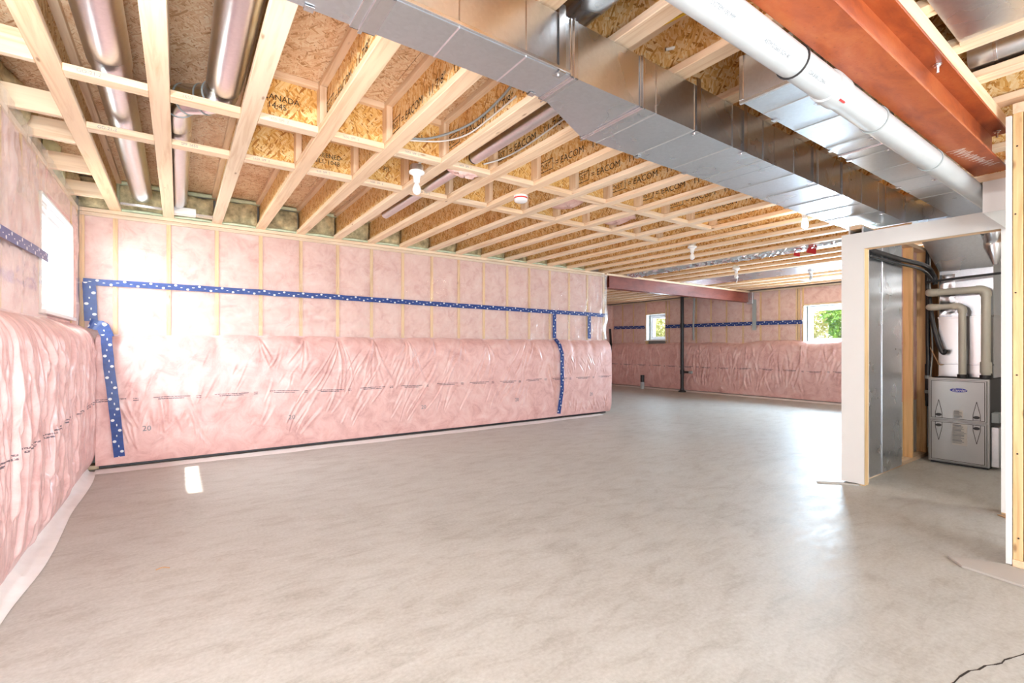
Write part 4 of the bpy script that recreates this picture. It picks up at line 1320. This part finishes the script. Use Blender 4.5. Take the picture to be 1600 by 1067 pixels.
rb = thing('register_boot', (4.03, 6.0, 2.70), 'white register boot at the wall between joists past the smoke detector', 'duct')
bx('boot_box', M['white'], rb, 3.85, 4.20, 5.88, 6.12, 2.70, 2.745, 0.004)
bx('boot_flange', M['bright'], rb, 3.835, 4.215, 5.87, 6.125, 2.692, 2.699, 0.001)
# sheet metal pans closing joist bays
pn = thing('joist_bay_pan', (2.9, 0.0, 2.57), 'dark sheet metal pan closing the joist bays right of the orange beam', 'sheet metal')
bx('metal_sheet', M['galv'], pn, jx[6] - 0.03, jx[8] + 0.16 - SP * 0.55, -2.4, 0.60, JZ - 0.006, JZ - 0.001, 0.001)
bx('edge_strip', M['wy'], pn, jx[8] + 0.16 - SP * 0.55, jx[8] + 0.185 - SP * 0.55, -2.4, 0.60, JZ - 0.02, JZ - 0.001, 0.002)
pn = thing('joist_bay_pan', (9.0, 4.0, 2.57), 'long shiny sheet metal pan on the far ceiling short of the far wall', 'sheet metal')
bx('metal_sheet', M['galv'], pn, 8.62, 9.46, 1.0, 5.55, JZ - 0.006, JZ - 0.001, 0.001)
bx('metal_sheet', M['bright'], pn, 8.62, 9.46, 5.555, 6.15, JZ - 0.007, JZ - 0.001, 0.001)
bx('lap_joint', M['bright'], pn, 8.60, 9.48, 3.3, 3.34, JZ - 0.009, JZ - 0.006)
pn = thing('joist_bay_pan', (10.7, 4.0, 2.57), 'short pale metal pan on the ceiling nearest the far wall', 'sheet metal')
bx('metal_sheet', M['bright'], pn, 10.35, 10.75, 2.6, 4.6, JZ - 0.006, JZ - 0.001, 0.001)

# foil wrapped duct
fd = thing('foil_wrapped_duct', (7.08, 4.0, 2.58), 'crumpled silver foil duct across the far ceiling with red tags', 'duct')
ys = np.linspace(1.95, 6.12, 110)
P = []
rr = np.random.default_rng(3)
for yv in ys:
    ring = []
    for a in np.linspace(0, 2 * math.pi, 22):
        j = 1 + 0.07 * math.sin(yv * 31 + a * 5) + 0.06 * rr.normal()
        ring.append((7.075 + 0.155 * math.cos(a) * j, yv + 0.01 * rr.normal(), 2.625 + 0.085 * math.sin(a) * j + 0.01 * math.sin(yv * 3)))
    P.append(ring)
MB().grid(np.array(P)).build('foil_sleeve', M['foil'], fd, smooth=False)
for (x, y_, s) in ((7.0, 2.95, 0.05), (7.10, 3.18, 0.035)):
    MB().prism([(-s * 1.5, -s * 0.5), (s, -s), (s * 1.5, s * 0.7), (-s * 0.7, s)], 0.003, (x, y_, 2.505), (0.819, -0.574, 0), (0.2, 0.28, 0.94)).build('red_tag', M['red'], fd)

# insulation scraps poking through the bays
for (x, y_, z, sx, sy, lab) in ((1.68 + 0.17, 3.30, 2.60, 0.15, 0.05, 'pink insulation tuft beside the slim pale duct'), (3.17, 3.55, 2.66, 0.16, 0.25, 'pink insulation tuft in a joist bay between the blocking rows'), (4.05, 3.72, 2.66, 0.17, 0.22, 'pink insulation tuft in the blocking rows furthest from the left wall')):
    P = []
    for i, v in enumerate(np.linspace(0.05, math.pi - 0.05, 10)):
        P.append([(x + sx * math.sin(v) * math.cos(a) * (1 + 0.2 * math.sin(5 * a + v * 7)), y_ + sy * math.sin(v) * math.sin(a), z + 0.05 * math.cos(v) + 0.012 * math.sin(a * 3 + v * 4)) for a in np.linspace(0, 2 * math.pi, 16)])
    tag(MB().grid(np.array(P)).build('insulation_tuft', M['pink'], None, smooth=True), lab, 'insulation', 'insulation tufts between the joists')

# ------------------------------------------------------------------ bulb lamps
def lamp(loc, label, lit=False, bare=False):
    t = thing('bulb_lamp', loc, label, 'lamp', 'bare bulb lampholders on the joists')
    x, y_, z = loc     # z = top of the holder
    bxm = MB().prism([(0.05 * math.cos(a), 0.05 * math.sin(a)) for a in np.linspace(math.pi / 8, 2 * math.pi + math.pi / 8, 9)[:-1]], 0.045, (x, y_, z))
    bxm.build('junction_box', M['galv'], t)
    MB().lathe([(0.056, 0), (0.060, -0.006), (0.058, -0.016), (0.042, -0.024), (0.030, -0.034), (0.024, -0.06), (0.024, -0.085), (0.020, -0.088)], loc, 24).build('lampholder', M['white'], t, smooth='auto')
    MB().lathe([(0.014, -0.086), (0.018, -0.10), (0.026, -0.118), (0.0315, -0.138), (0.030, -0.156), (0.022, -0.172), (0.008, -0.181), (0.001, -0.182)], loc, 20).build('bulb', M['lit'] if lit else M['white'], t, smooth=True)
    return t


lamp((1.50, 3.42, 2.555), 'unlit white bulb lamp hanging from the nearest blocked joist bay')
lamp((5.635, 3.84, 2.555), 'unlit white bulb lamp in front of the foil duct')
lamp((7.72, 4.42, 2.545), 'small bulb lamp between the foil duct and the metal pan')
lamp((9.15, 3.86, 2.555), 'small bulb lamp under the far sheet metal pan')
lamp((5.06, 2.19, 2.555), 'lit glowing bulb lamp by the white partition corner', True)
light('bulb_glow', 'POINT', (5.06, 2.19, 2.34), 3.5, (1.0, 0.86, 0.68), shadow_soft_size=0.045)
light('fill_left', 'POINT', (-0.45, 1.55, 2.15), 44, (0.95, 0.98, 1.0), shadow_soft_size=0.06)  # added fill out of frame, lifts floor and left wall; no bulb here
light('fill_utility', 'POINT', (5.12, 0.45, 2.0), 12, (1.0, 0.95, 0.88), shadow_soft_size=0.05)  # added fill hidden by the right jamb, brightens the utility studs

# smoke detector
sd = thing('smoke_detector', (2.545, 3.50, 2.575), 'round white smoke detector with a red band on a joist', 'detector')
c3 = (2.54, 3.49, JZ)
MB().lathe([(0.062, 0), (0.064, -0.004), (0.064, -0.016), (0.060, -0.018)], c3, 28).build('base', M['white'], sd, smooth='auto')
MB().lathe([(0.0605, -0.018), (0.0605, -0.030)], c3, 28).build('red_band', M['red'], sd, smooth='auto')
MB().lathe([(0.061, -0.030), (0.058, -0.050), (0.046, -0.058), (0.010, -0.060), (0.001, -0.060)], c3, 28).build('cover', M['white'], sd, smooth='auto')

# ------------------------------------------------------------------ cables
def cable(label, pts, r, mat, n=8):
    o = MB().tube(bez(pts, n), r, 8).build('cable', mat, smooth=True)
    return tag(o, label, 'cable')


cable('white cable looping along the joist web beside the bulb lamp', [(1.30, 3.18, 2.66), (1.52, 3.05, 2.66), (1.62, 2.85, 2.66), (1.635, 2.6, 2.67), (1.64, 2.3, 2.69)], 0.006, M['wire'])
cable('grey cable rising from the blocking up to the big duct edge', [(1.26, 3.19, 2.68), (1.45, 3.1, 2.68), (1.60, 2.8, 2.70), (1.63, 2.45, 2.74), (1.62, 2.1, 2.83), (1.60, 1.9, 2.86)], 0.008, M['grey'])
cable('white cable along the web beside the slim pale duct', [(1.95, 3.17, 2.63), (2.03, 3.05, 2.65), (2.062, 2.8, 2.66), (2.065, 2.3, 2.70), (2.065, 1.95, 2.74)], 0.006, M['wire'])
cable('yellow cable sagging between joists over the ducts', [(1.68, 1.80, 2.84), (1.75, 1.72, 2.80), (1.9, 1.62, 2.79), (2.0, 1.40, 2.81), (2.06, 1.1, 2.84)], 0.007, M['yellow'])
cable('grey metal conduit across the bay beside the yellow cable', [(1.70, 1.80, 2.76), (1.85, 1.4, 2.79), (2.0, 0.9, 2.82)], 0.011, M['pvc'])
cable('white cable along the OSB above the second duct', [(2.05, 1.55, 2.73), (2.2, 1.40, 2.76), (2.38, 1.1, 2.80), (2.48, 0.85, 2.82)], 0.008, M['wire'])
cable('dark cable under the joists toward the foil duct', [(2.96, 3.0, 2.60), (2.97, 2.4, 2.63), (2.98, 1.9, 2.63)], 0.018, M['grey'])
cable('white cable pair on the web right of the orange beam', [(3.62, 0.5, 2.66), (3.7, 0.2, 2.68), (3.75, -0.4, 2.70)], 0.009, M['wire'])
mb = MB()
for i, (dx, dz) in enumerate(((0.05, 0.05), (0.09, 0.02), (0.12, 0.08), (0.03, 0.09), (0.10, 0.10))):
    mb.tube(bez([(1.505, 3.40, 2.60), (1.505 + dx * 0.6, 3.36, 2.62 + dz), (1.52 + dx, 3.28, 2.60 + dz * 0.6)], 5), 0.004, 6)
tag(mb.build('wire_bundle', M['wire'], smooth=True), 'loose white wire ends curling out above the nearest bulb lamp', 'wire')
tag(MB().tube(bez([(7.74, 4.42, 2.40), (7.76, 4.42, 2.36), (7.74, 4.43, 2.30)], 5), 0.006, 6).build('pull_cord', M['wire'], smooth=True), 'short pull cord under the small lamp past the foil duct', 'cord')

# ------------------------------------------------------------------ far drain stack, floor stub
st = thing('drain_stack', (11.18, 7.93, 0), 'tall black drain pipe standing before the far wall', 'pipe')
sx, sy = 11.17, 7.92
MB().tube([(sx, sy, 0.0), (sx, sy, JZ + 0.1)], 0.045, 16).build('pipe_length', M['black'], st, smooth='auto')
MB().tube([(sx, sy, 0.48), (sx, sy, 0.60)], 0.056, 16).build('tee_hub', M['black'], st, smooth='auto')
MB().tube([(sx, sy, 0.54), (sx, sy - 0.22, 0.54), (sx, sy - 0.24, 0.53)], 0.03, 14).build('tee_arm', M['black'], st, smooth='auto')
MB().tube([(sx, sy - 0.22, 0.54), (sx, sy - 0.30, 0.54)], 0.038, 14).build('cleanout_plug', M['grey'], st, smooth='auto')
MB().tube([(sx, sy, 1.74), (sx, sy, 1.86)], 0.054, 16).build('coupling', M['black'], st, smooth='auto')
MB().lathe([(0.10, 0), (0.10, 0.025), (0.055, 0.05), (0.05, 0.10)], (sx, sy, 0), 16).build('floor_flange', M['black'], st, smooth='auto')
st2 = thing('pipe_stub', (11.05, 9.17, 0), 'short white pipe stub with black cap rising from the far floor', 'pipe')
MB().tube([(11.05, 9.17, 0), (11.05, 9.17, 0.20)], 0.058, 16).build('white_sleeve', M['pvc'], st2, smooth='auto')
MB().tube([(11.05, 9.17, 0.20), (11.05, 9.17, 0.40)], 0.055, 16).build('black_cap', M['black'], st2, smooth='auto')
st3 = thing('conduit', (11.3, 7.55, 1.4), 'slim dark conduit strip right of the black drain stack', 'conduit')
MB().tube([(11.33, 7.68, 1.40), (11.32, 7.68, 1.8), (11.33, 7.66, JZ)], 0.025, 10).build('conduit_run', M['grey'], st3, smooth='auto')

# ------------------------------------------------------------------ furnace
fz = thing('furnace', (6.8, 1.36, 0), 'silver grey furnace cabinet behind the doorway with two door panels', 'furnace')
FX, FY0, FY1, FH = 6.47, 1.135, 1.592, 0.885
bx('cabinet', M['furn_gap_dark'], fz, FX + 0.022, 7.20, FY0, FY1, 0.03, FH, 0.004)
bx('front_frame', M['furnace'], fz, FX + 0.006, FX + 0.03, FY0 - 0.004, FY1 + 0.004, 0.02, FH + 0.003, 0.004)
bx('base_rail', M['furn_gap_dark'], fz, FX + 0.03, 7.18, FY0 + 0.01, FY1 - 0.01, 0.0, 0.03)


def poly_line(poly, w, closed=True):
    """outline of a polygon as thin quads; poly in (y, z)"""
    mb = MB()
    n = len(poly)
    for i in range(n if closed else n - 1):
        a, b = Vector((*poly[i], 0)), Vector((*poly[(i + 1) % n], 0))
        d = (b - a).normalized()
        q = Vector((-d.y, d.x, 0)) * w
        mb.add([(0, *(a - q).xy), (0, *(b - q).xy), (0, *(b + q).xy), (0, *(a + q).xy)], [(0, 1, 2, 3)])
    return mb


def shift_x(mb, x):
    mb.v = [(x, p[1], p[2]) for p in mb.v]
    return mb


for nm, z0, z1, up in (('upper_door', 0.460, FH - 0.012, True), ('lower_door', 0.032, 0.448, False)):
    d = bx(nm, M['furnace'], fz, FX - 0.012, FX + 0.006, FY0 + 0.012, FY1 - 0.010, z0, z1, 0.006)
    xf = FX - 0.0135
    e = 0.016
    shift_x(poly_line([(FY0 + 0.012 + e, z0 + e), (FY1 - 0.010 - e, z0 + e), (FY1 - 0.010 - e, z1 - e), (FY0 + 0.012 + e, z1 - e)], 0.0022), xf).build('door_groove', M['ink'], d)
    for yc in (FY0 + 0.085, FY1 - 0.085):
        if up:
            zb = z0 + 0.018
            pl = [(yc - 0.027, zb), (yc - 0.027, zb + 0.05), (yc, zb + 0.185), (yc + 0.027, zb + 0.05), (yc + 0.027, zb)]
            zk = zb + 0.03
        else:
            zb = z1 - 0.018
            pl = [(yc - 0.027, zb), (yc - 0.027, zb - 0.05), (yc, zb - 0.185), (yc + 0.027, zb - 0.05), (yc + 0.027, zb)]
            zk = zb - 0.03
        shift_x(poly_line(pl, 0.0022, False), xf).build('latch_outline', M['ink'], d)
        MB().prism([(0.023 * math.cos(a), 0.015 * math.sin(a)) for a in np.linspace(0, 2 * math.pi, 17)[:-1]], -0.012, (FX - 0.012, yc, zk), (0, 1, 0), (0, 0, 1)).build('latch', M['black'], d)
    yc = (FY0 + FY1) / 2
    if up:
        MB().prism([(0.066 * math.cos(a), 0.020 * math.sin(a)) for a in np.linspace(0, 2 * math.pi, 33)[:-1]], -0.003, (FX - 0.012, yc - 0.01, z1 - 0.105), (0, 1, 0), (0, 0, 1)).build('logo_badge', M['logo'], d)
        text('logo_lettering', 'Carrier', 0.036, (FX - 0.0165, yc - 0.01 + 0.050, z1 - 0.116), (0, -1, 0), (0, 0, 1), M['logotxt'], d, 0.35)
        s = bx('sticker', M['label'], d, FX - 0.0130, FX - 0.012, yc - 0.045, yc + 0.030, z0 + 0.035, z0 + 0.105)
        lines, base, yl, wd = 6, z0 + 0.095, yc + 0.026, 0.066
    else:
        s = bx('sticker', M['label'], d, FX - 0.0130, FX - 0.012, yc - 0.075, yc + 0.040, z1 - 0.235, z1 - 0.02)
        lines, base, yl, wd = 15, z1 - 0.034, yc + 0.036, 0.105
    mb = MB()
    for i in range(lines):
        zz_ = base - i * 0.0128
        ww = wd * random.uniform(0.6, 1.0)
        hh = 0.0032 if i % 4 else 0.0055
        mb.add([(FX - 0.0136, yl, zz_ - hh), (FX - 0.0136, yl - ww, zz_ - hh), (FX - 0.0136, yl - ww, zz_ + hh), (FX - 0.0136, yl, zz_ + hh)], [(0, 1, 2, 3)])
    mb.build('fine_print', M['print'], s, kind='stuff')
bx('filter_rack', M['galv'], fz, FX + 0.06, FX + 0.20, FY0 - 0.06, FY0 - 0.005, 0.03, 0.42, 0.003)
bx('side_box', M['grey'], fz, FX + 0.06, FX + 0.2, FY0 - 0.06, FY0 - 0.005, 0.46, 0.56, 0.004)

# plenum on the furnace
pl = thing('furnace_plenum', (6.9, 1.35, 0.9), 'tall sheet metal plenum standing on the furnace', 'plenum')
bx('coil_case', M['bright'], pl, 6.72, 7.2, FY0 + 0.01, FY1 - 0.02, FH + 0.004, 1.52, 0.004)
bx('plenum_box', M['galv'], pl, 6.74, 7.2, FY0 + 0.012, FY1 - 0.022, 1.525, 2.02, 0.004)
bx('seam_band', M['bright'], pl, 6.715, 7.2, FY0 + 0.005, FY1 - 0.015, 1.51, 1.53, 0.002)
bx('seam_band', M['bright'], pl, 6.715, 7.2, FY0 + 0.005, FY1 - 0.015, 1.02, 1.035, 0.002)
bx('metal_tape', M['foil'], pl, 6.732, 6.738, 1.44, 1.56, 1.55, 1.98)
MB().add([(6.74, 1.15, 2.02), (6.74, 1.57, 2.02), (7.2, 1.57, 2.02), (7.2, 1.15, 2.02), (6.60, 1.22, 2.34), (6.60, 1.68, 2.34), (7.2, 1.68, 2.34), (7.2, 1.22, 2.34)],
         [(0, 1, 2, 3), (7, 6, 5, 4), (0, 4, 5, 1), (1, 5, 6, 2), (2, 6, 7, 3), (3, 7, 4, 0)]).build('offset_transition', M['galv'], pl)
bx('trunk_stub', M['galv'], pl, 6.2, 7.3, 1.0, 1.66, 2.345, 2.55, 0.003)
fn = thing('round_collar_drop', (6.7, 1.13, 2.2), 'round metal collar and cone beside the plenum top', 'duct')
MB().lathe([(0.02, 2.02 - 2.2), (0.085, 0.0), (0.088, 0.05), (0.085, 0.055), (0.085, 0.14)], (6.62, 1.115, 2.2), 20).build('cone_collar', M['bright'], fn, smooth='auto')

# beige flue pipes
def flue(label, y0, zt, r):
    t = thing('flue_pipe', (6.6, y0, FH), label, 'pipe', 'beige plastic flue pipes of the furnace')
    MB().tube([(6.6, y0, FH + 0.004), (6.6, y0, zt - 0.07)], r, 18).build('riser', M['pvc_beige'], t, smooth='auto')
    MB().tube(bez([(6.6, y0, zt - 0.075), (6.6, y0, zt - 0.04), (6.6, y0 + 0.025, zt - 0.008), (6.6, y0 + 0.075, zt)], 5), r + 0.006, 18).build('elbow', M['pvc_beige'], t, smooth='auto')
    MB().tube([(6.6, y0 + 0.07, zt), (6.6, 1.55, zt)], r, 18).build('cross_run', M['pvc_beige'], t, smooth='auto')
    MB().tube(bez([(6.6, 1.545, zt), (6.6, 1.59, zt), (6.62, 1.615, zt + 0.005), (6.67, 1.622, zt + 0.01)], 5), r + 0.006, 18).build('elbow', M['pvc_beige'], t, smooth='auto')
    MB().tube([(6.67, 1.622, zt + 0.01), (7.2, 1.625, zt + 0.03)], r, 18).build('wall_run', M['pvc_beige'], t, smooth='auto')
    MB().tube([(6.6, y0, FH + 0.003), (6.6, y0, FH + 0.04)], r + 0.010, 18).build('rubber_collar', M['black'], t, smooth='auto')
    return t


flue('beige flue pipe with the lower elbow on the furnace', 1.355, 1.63, 0.030)
t = flue('beige flue pipe with the higher elbow on the furnace', 1.180, 1.785, 0.036)
MB().tube([(6.6, 1.18, FH + 0.06), (6.6, 1.18, FH + 0.17)], 0.044, 18).build('coupling', M['pvc_beige'], t, smooth='auto')

cable('thick black insulated line slanting from the door head to the plenum', [(5.02, 1.655, 2.075), (5.8, 1.65, 2.07), (6.5, 1.63, 2.07), (6.66, 1.60, 1.98), (6.68, 1.585, 1.88)], 0.024, M['black'])
cable('second black line beside the thick slanting line', [(5.02, 1.645, 2.015), (5.8, 1.64, 2.02), (6.4, 1.62, 2.01), (6.60, 1.58, 1.90)], 0.014, M['black'])
cable('black hose hanging down the stud beside the furnace', [(6.74, 1.66, 2.30), (6.72, 1.665, 2.05), (6.72, 1.66, 1.7), (6.74, 1.665, 1.3), (6.73, 1.66, 1.05), (6.73, 1.665, 0.56)], 0.020, M['black'])
cable('thin grey wire hanging beside the black hose', [(6.70, 1.635, 2.2), (6.70, 1.635, 1.7), (6.72, 1.62, 1.2), (6.70, 1.63, 0.9), (6.71, 1.62, 0.62)], 0.007, M['grey'])
cable('bent black hose end in front of the plenum', [(6.69, 1.64, 1.75), (6.66, 1.60, 1.45), (6.64, 1.54, 1.20), (6.64, 1.51, 1.14), (6.64, 1.49, 1.18)], 0.020, M['black'])
cable('straight black pipe crossing in front of the plenum', [(6.58, 1.64, 1.90), (6.58, 1.4, 1.915), (6.58, 1.02, 1.93)], 0.012, M['black'])
cable('brown thermostat wire dangling by the furnace corner', [(6.68, 1.63, 1.20), (6.68, 1.56, 1.03), (6.69, 1.53, 1.02)], 0.005, M['cardboard'])
cp_ = thing('condensate_fitting', (6.72, 1.66, 0.7), 'black pipe fitting with grey clamps on the hose by the furnace', 'fitting')
MB().tube([(6.735, 1.662, 0.62), (6.735, 1.662, 1.02)], 0.026, 14).build('body', M['black'], cp_, smooth='auto')
for z in (0.70, 0.86):
    MB().tube([(6.735, 1.662, z), (6.735, 1.662, z + 0.035)], 0.029, 14).build('clamp', M['grey'], cp_, smooth='auto')

# ------------------------------------------------------------------ outside the windows
ground = structure('ground_far_side', MB().box(XF + 0.40, 30, -14, 26, 0.6, 1.22), M['grass'])
ground2 = structure('ground_left_side', MB().box(-14, -1.12, -10, 18, 0.6, 1.30), M['grass'])


def shrub_mesh(mat, n, rx, rz, seed):
    r = np.random.default_rng(seed)
    mb = MB()
    for _ in range(n):
        u = r.normal(size=3)
        u /= np.linalg.norm(u)
        rad = r.uniform(0.55, 1.0) ** 0.5
        lump = 1 + 0.25 * math.sin(u[0] * 5 + seed) * math.cos(u[1] * 4 + u[2] * 6)
        p = Vector((u[0] * rx * rad * lump, u[1] * rx * rad * lump, rz + u[2] * rz * rad * lump))
        if p.z < 0.05: continue
        a = Vector(r.normal(size=3)).normalized() * 0.07
        b = a.cross(Vector(r.normal(size=3))).normalized() * 0.045
        mb.add([(p - a)[:], (p - b * 0.8)[:], (p + a)[:], (p + b * 0.8)[:]], [(0, 1, 2, 3)])
    return mb


def shrub(x, y_, mat, rx, rz, seed, label, n=2600):
    t = thing('shrub', (x, y_, 1.22), label, 'shrub', 'shrubs outside the far windows')
    m_ = shrub_mesh(mat, n, rx, rz, seed)
    m_.v = [(p[0] + x, p[1] + y_, p[2] + 1.22) for p in m_.v]
    m_.build('foliage', mat, t, kind='stuff')
    MB().tube([(x, y_, 1.2), (x + 0.03, y_, 1.2 + rz)], [0.05, 0.02], 8).build('stem', M['bark'], t)


shrub(15.2, 5.35, M['leaf_g'], 0.62, 0.95, 1, 'bright green shrub outside the large far window')
k = 0
for (x, y_, rx, rz, lab) in ((20.0, 6.2, 1.25, 1.7, 'pale yellow tree directly behind the green shrub'), (22.5, 9.6, 1.3, 1.9, 'pale yellow tree left of the green shrub'), (18.5, 14.0, 1.4, 2.2, 'pale yellow tree outside the small far window'),
                             (26.0, 12.6, 1.4, 2.2, 'pale yellow tree between the two far windows'), (27.0, 7.2, 1.6, 2.4, 'tall pale yellow tree deep behind the green shrub'), (23, 18.4, 1.5, 2.2, 'pale yellow tree furthest along the lawn'), (25, 3.4, 1.4, 2.0, 'pale yellow tree hidden mostly by the white partition')):
    shrub(x, y_, M['leaf_y'], rx, rz, 20 + k, lab, 5200)
    k += 1
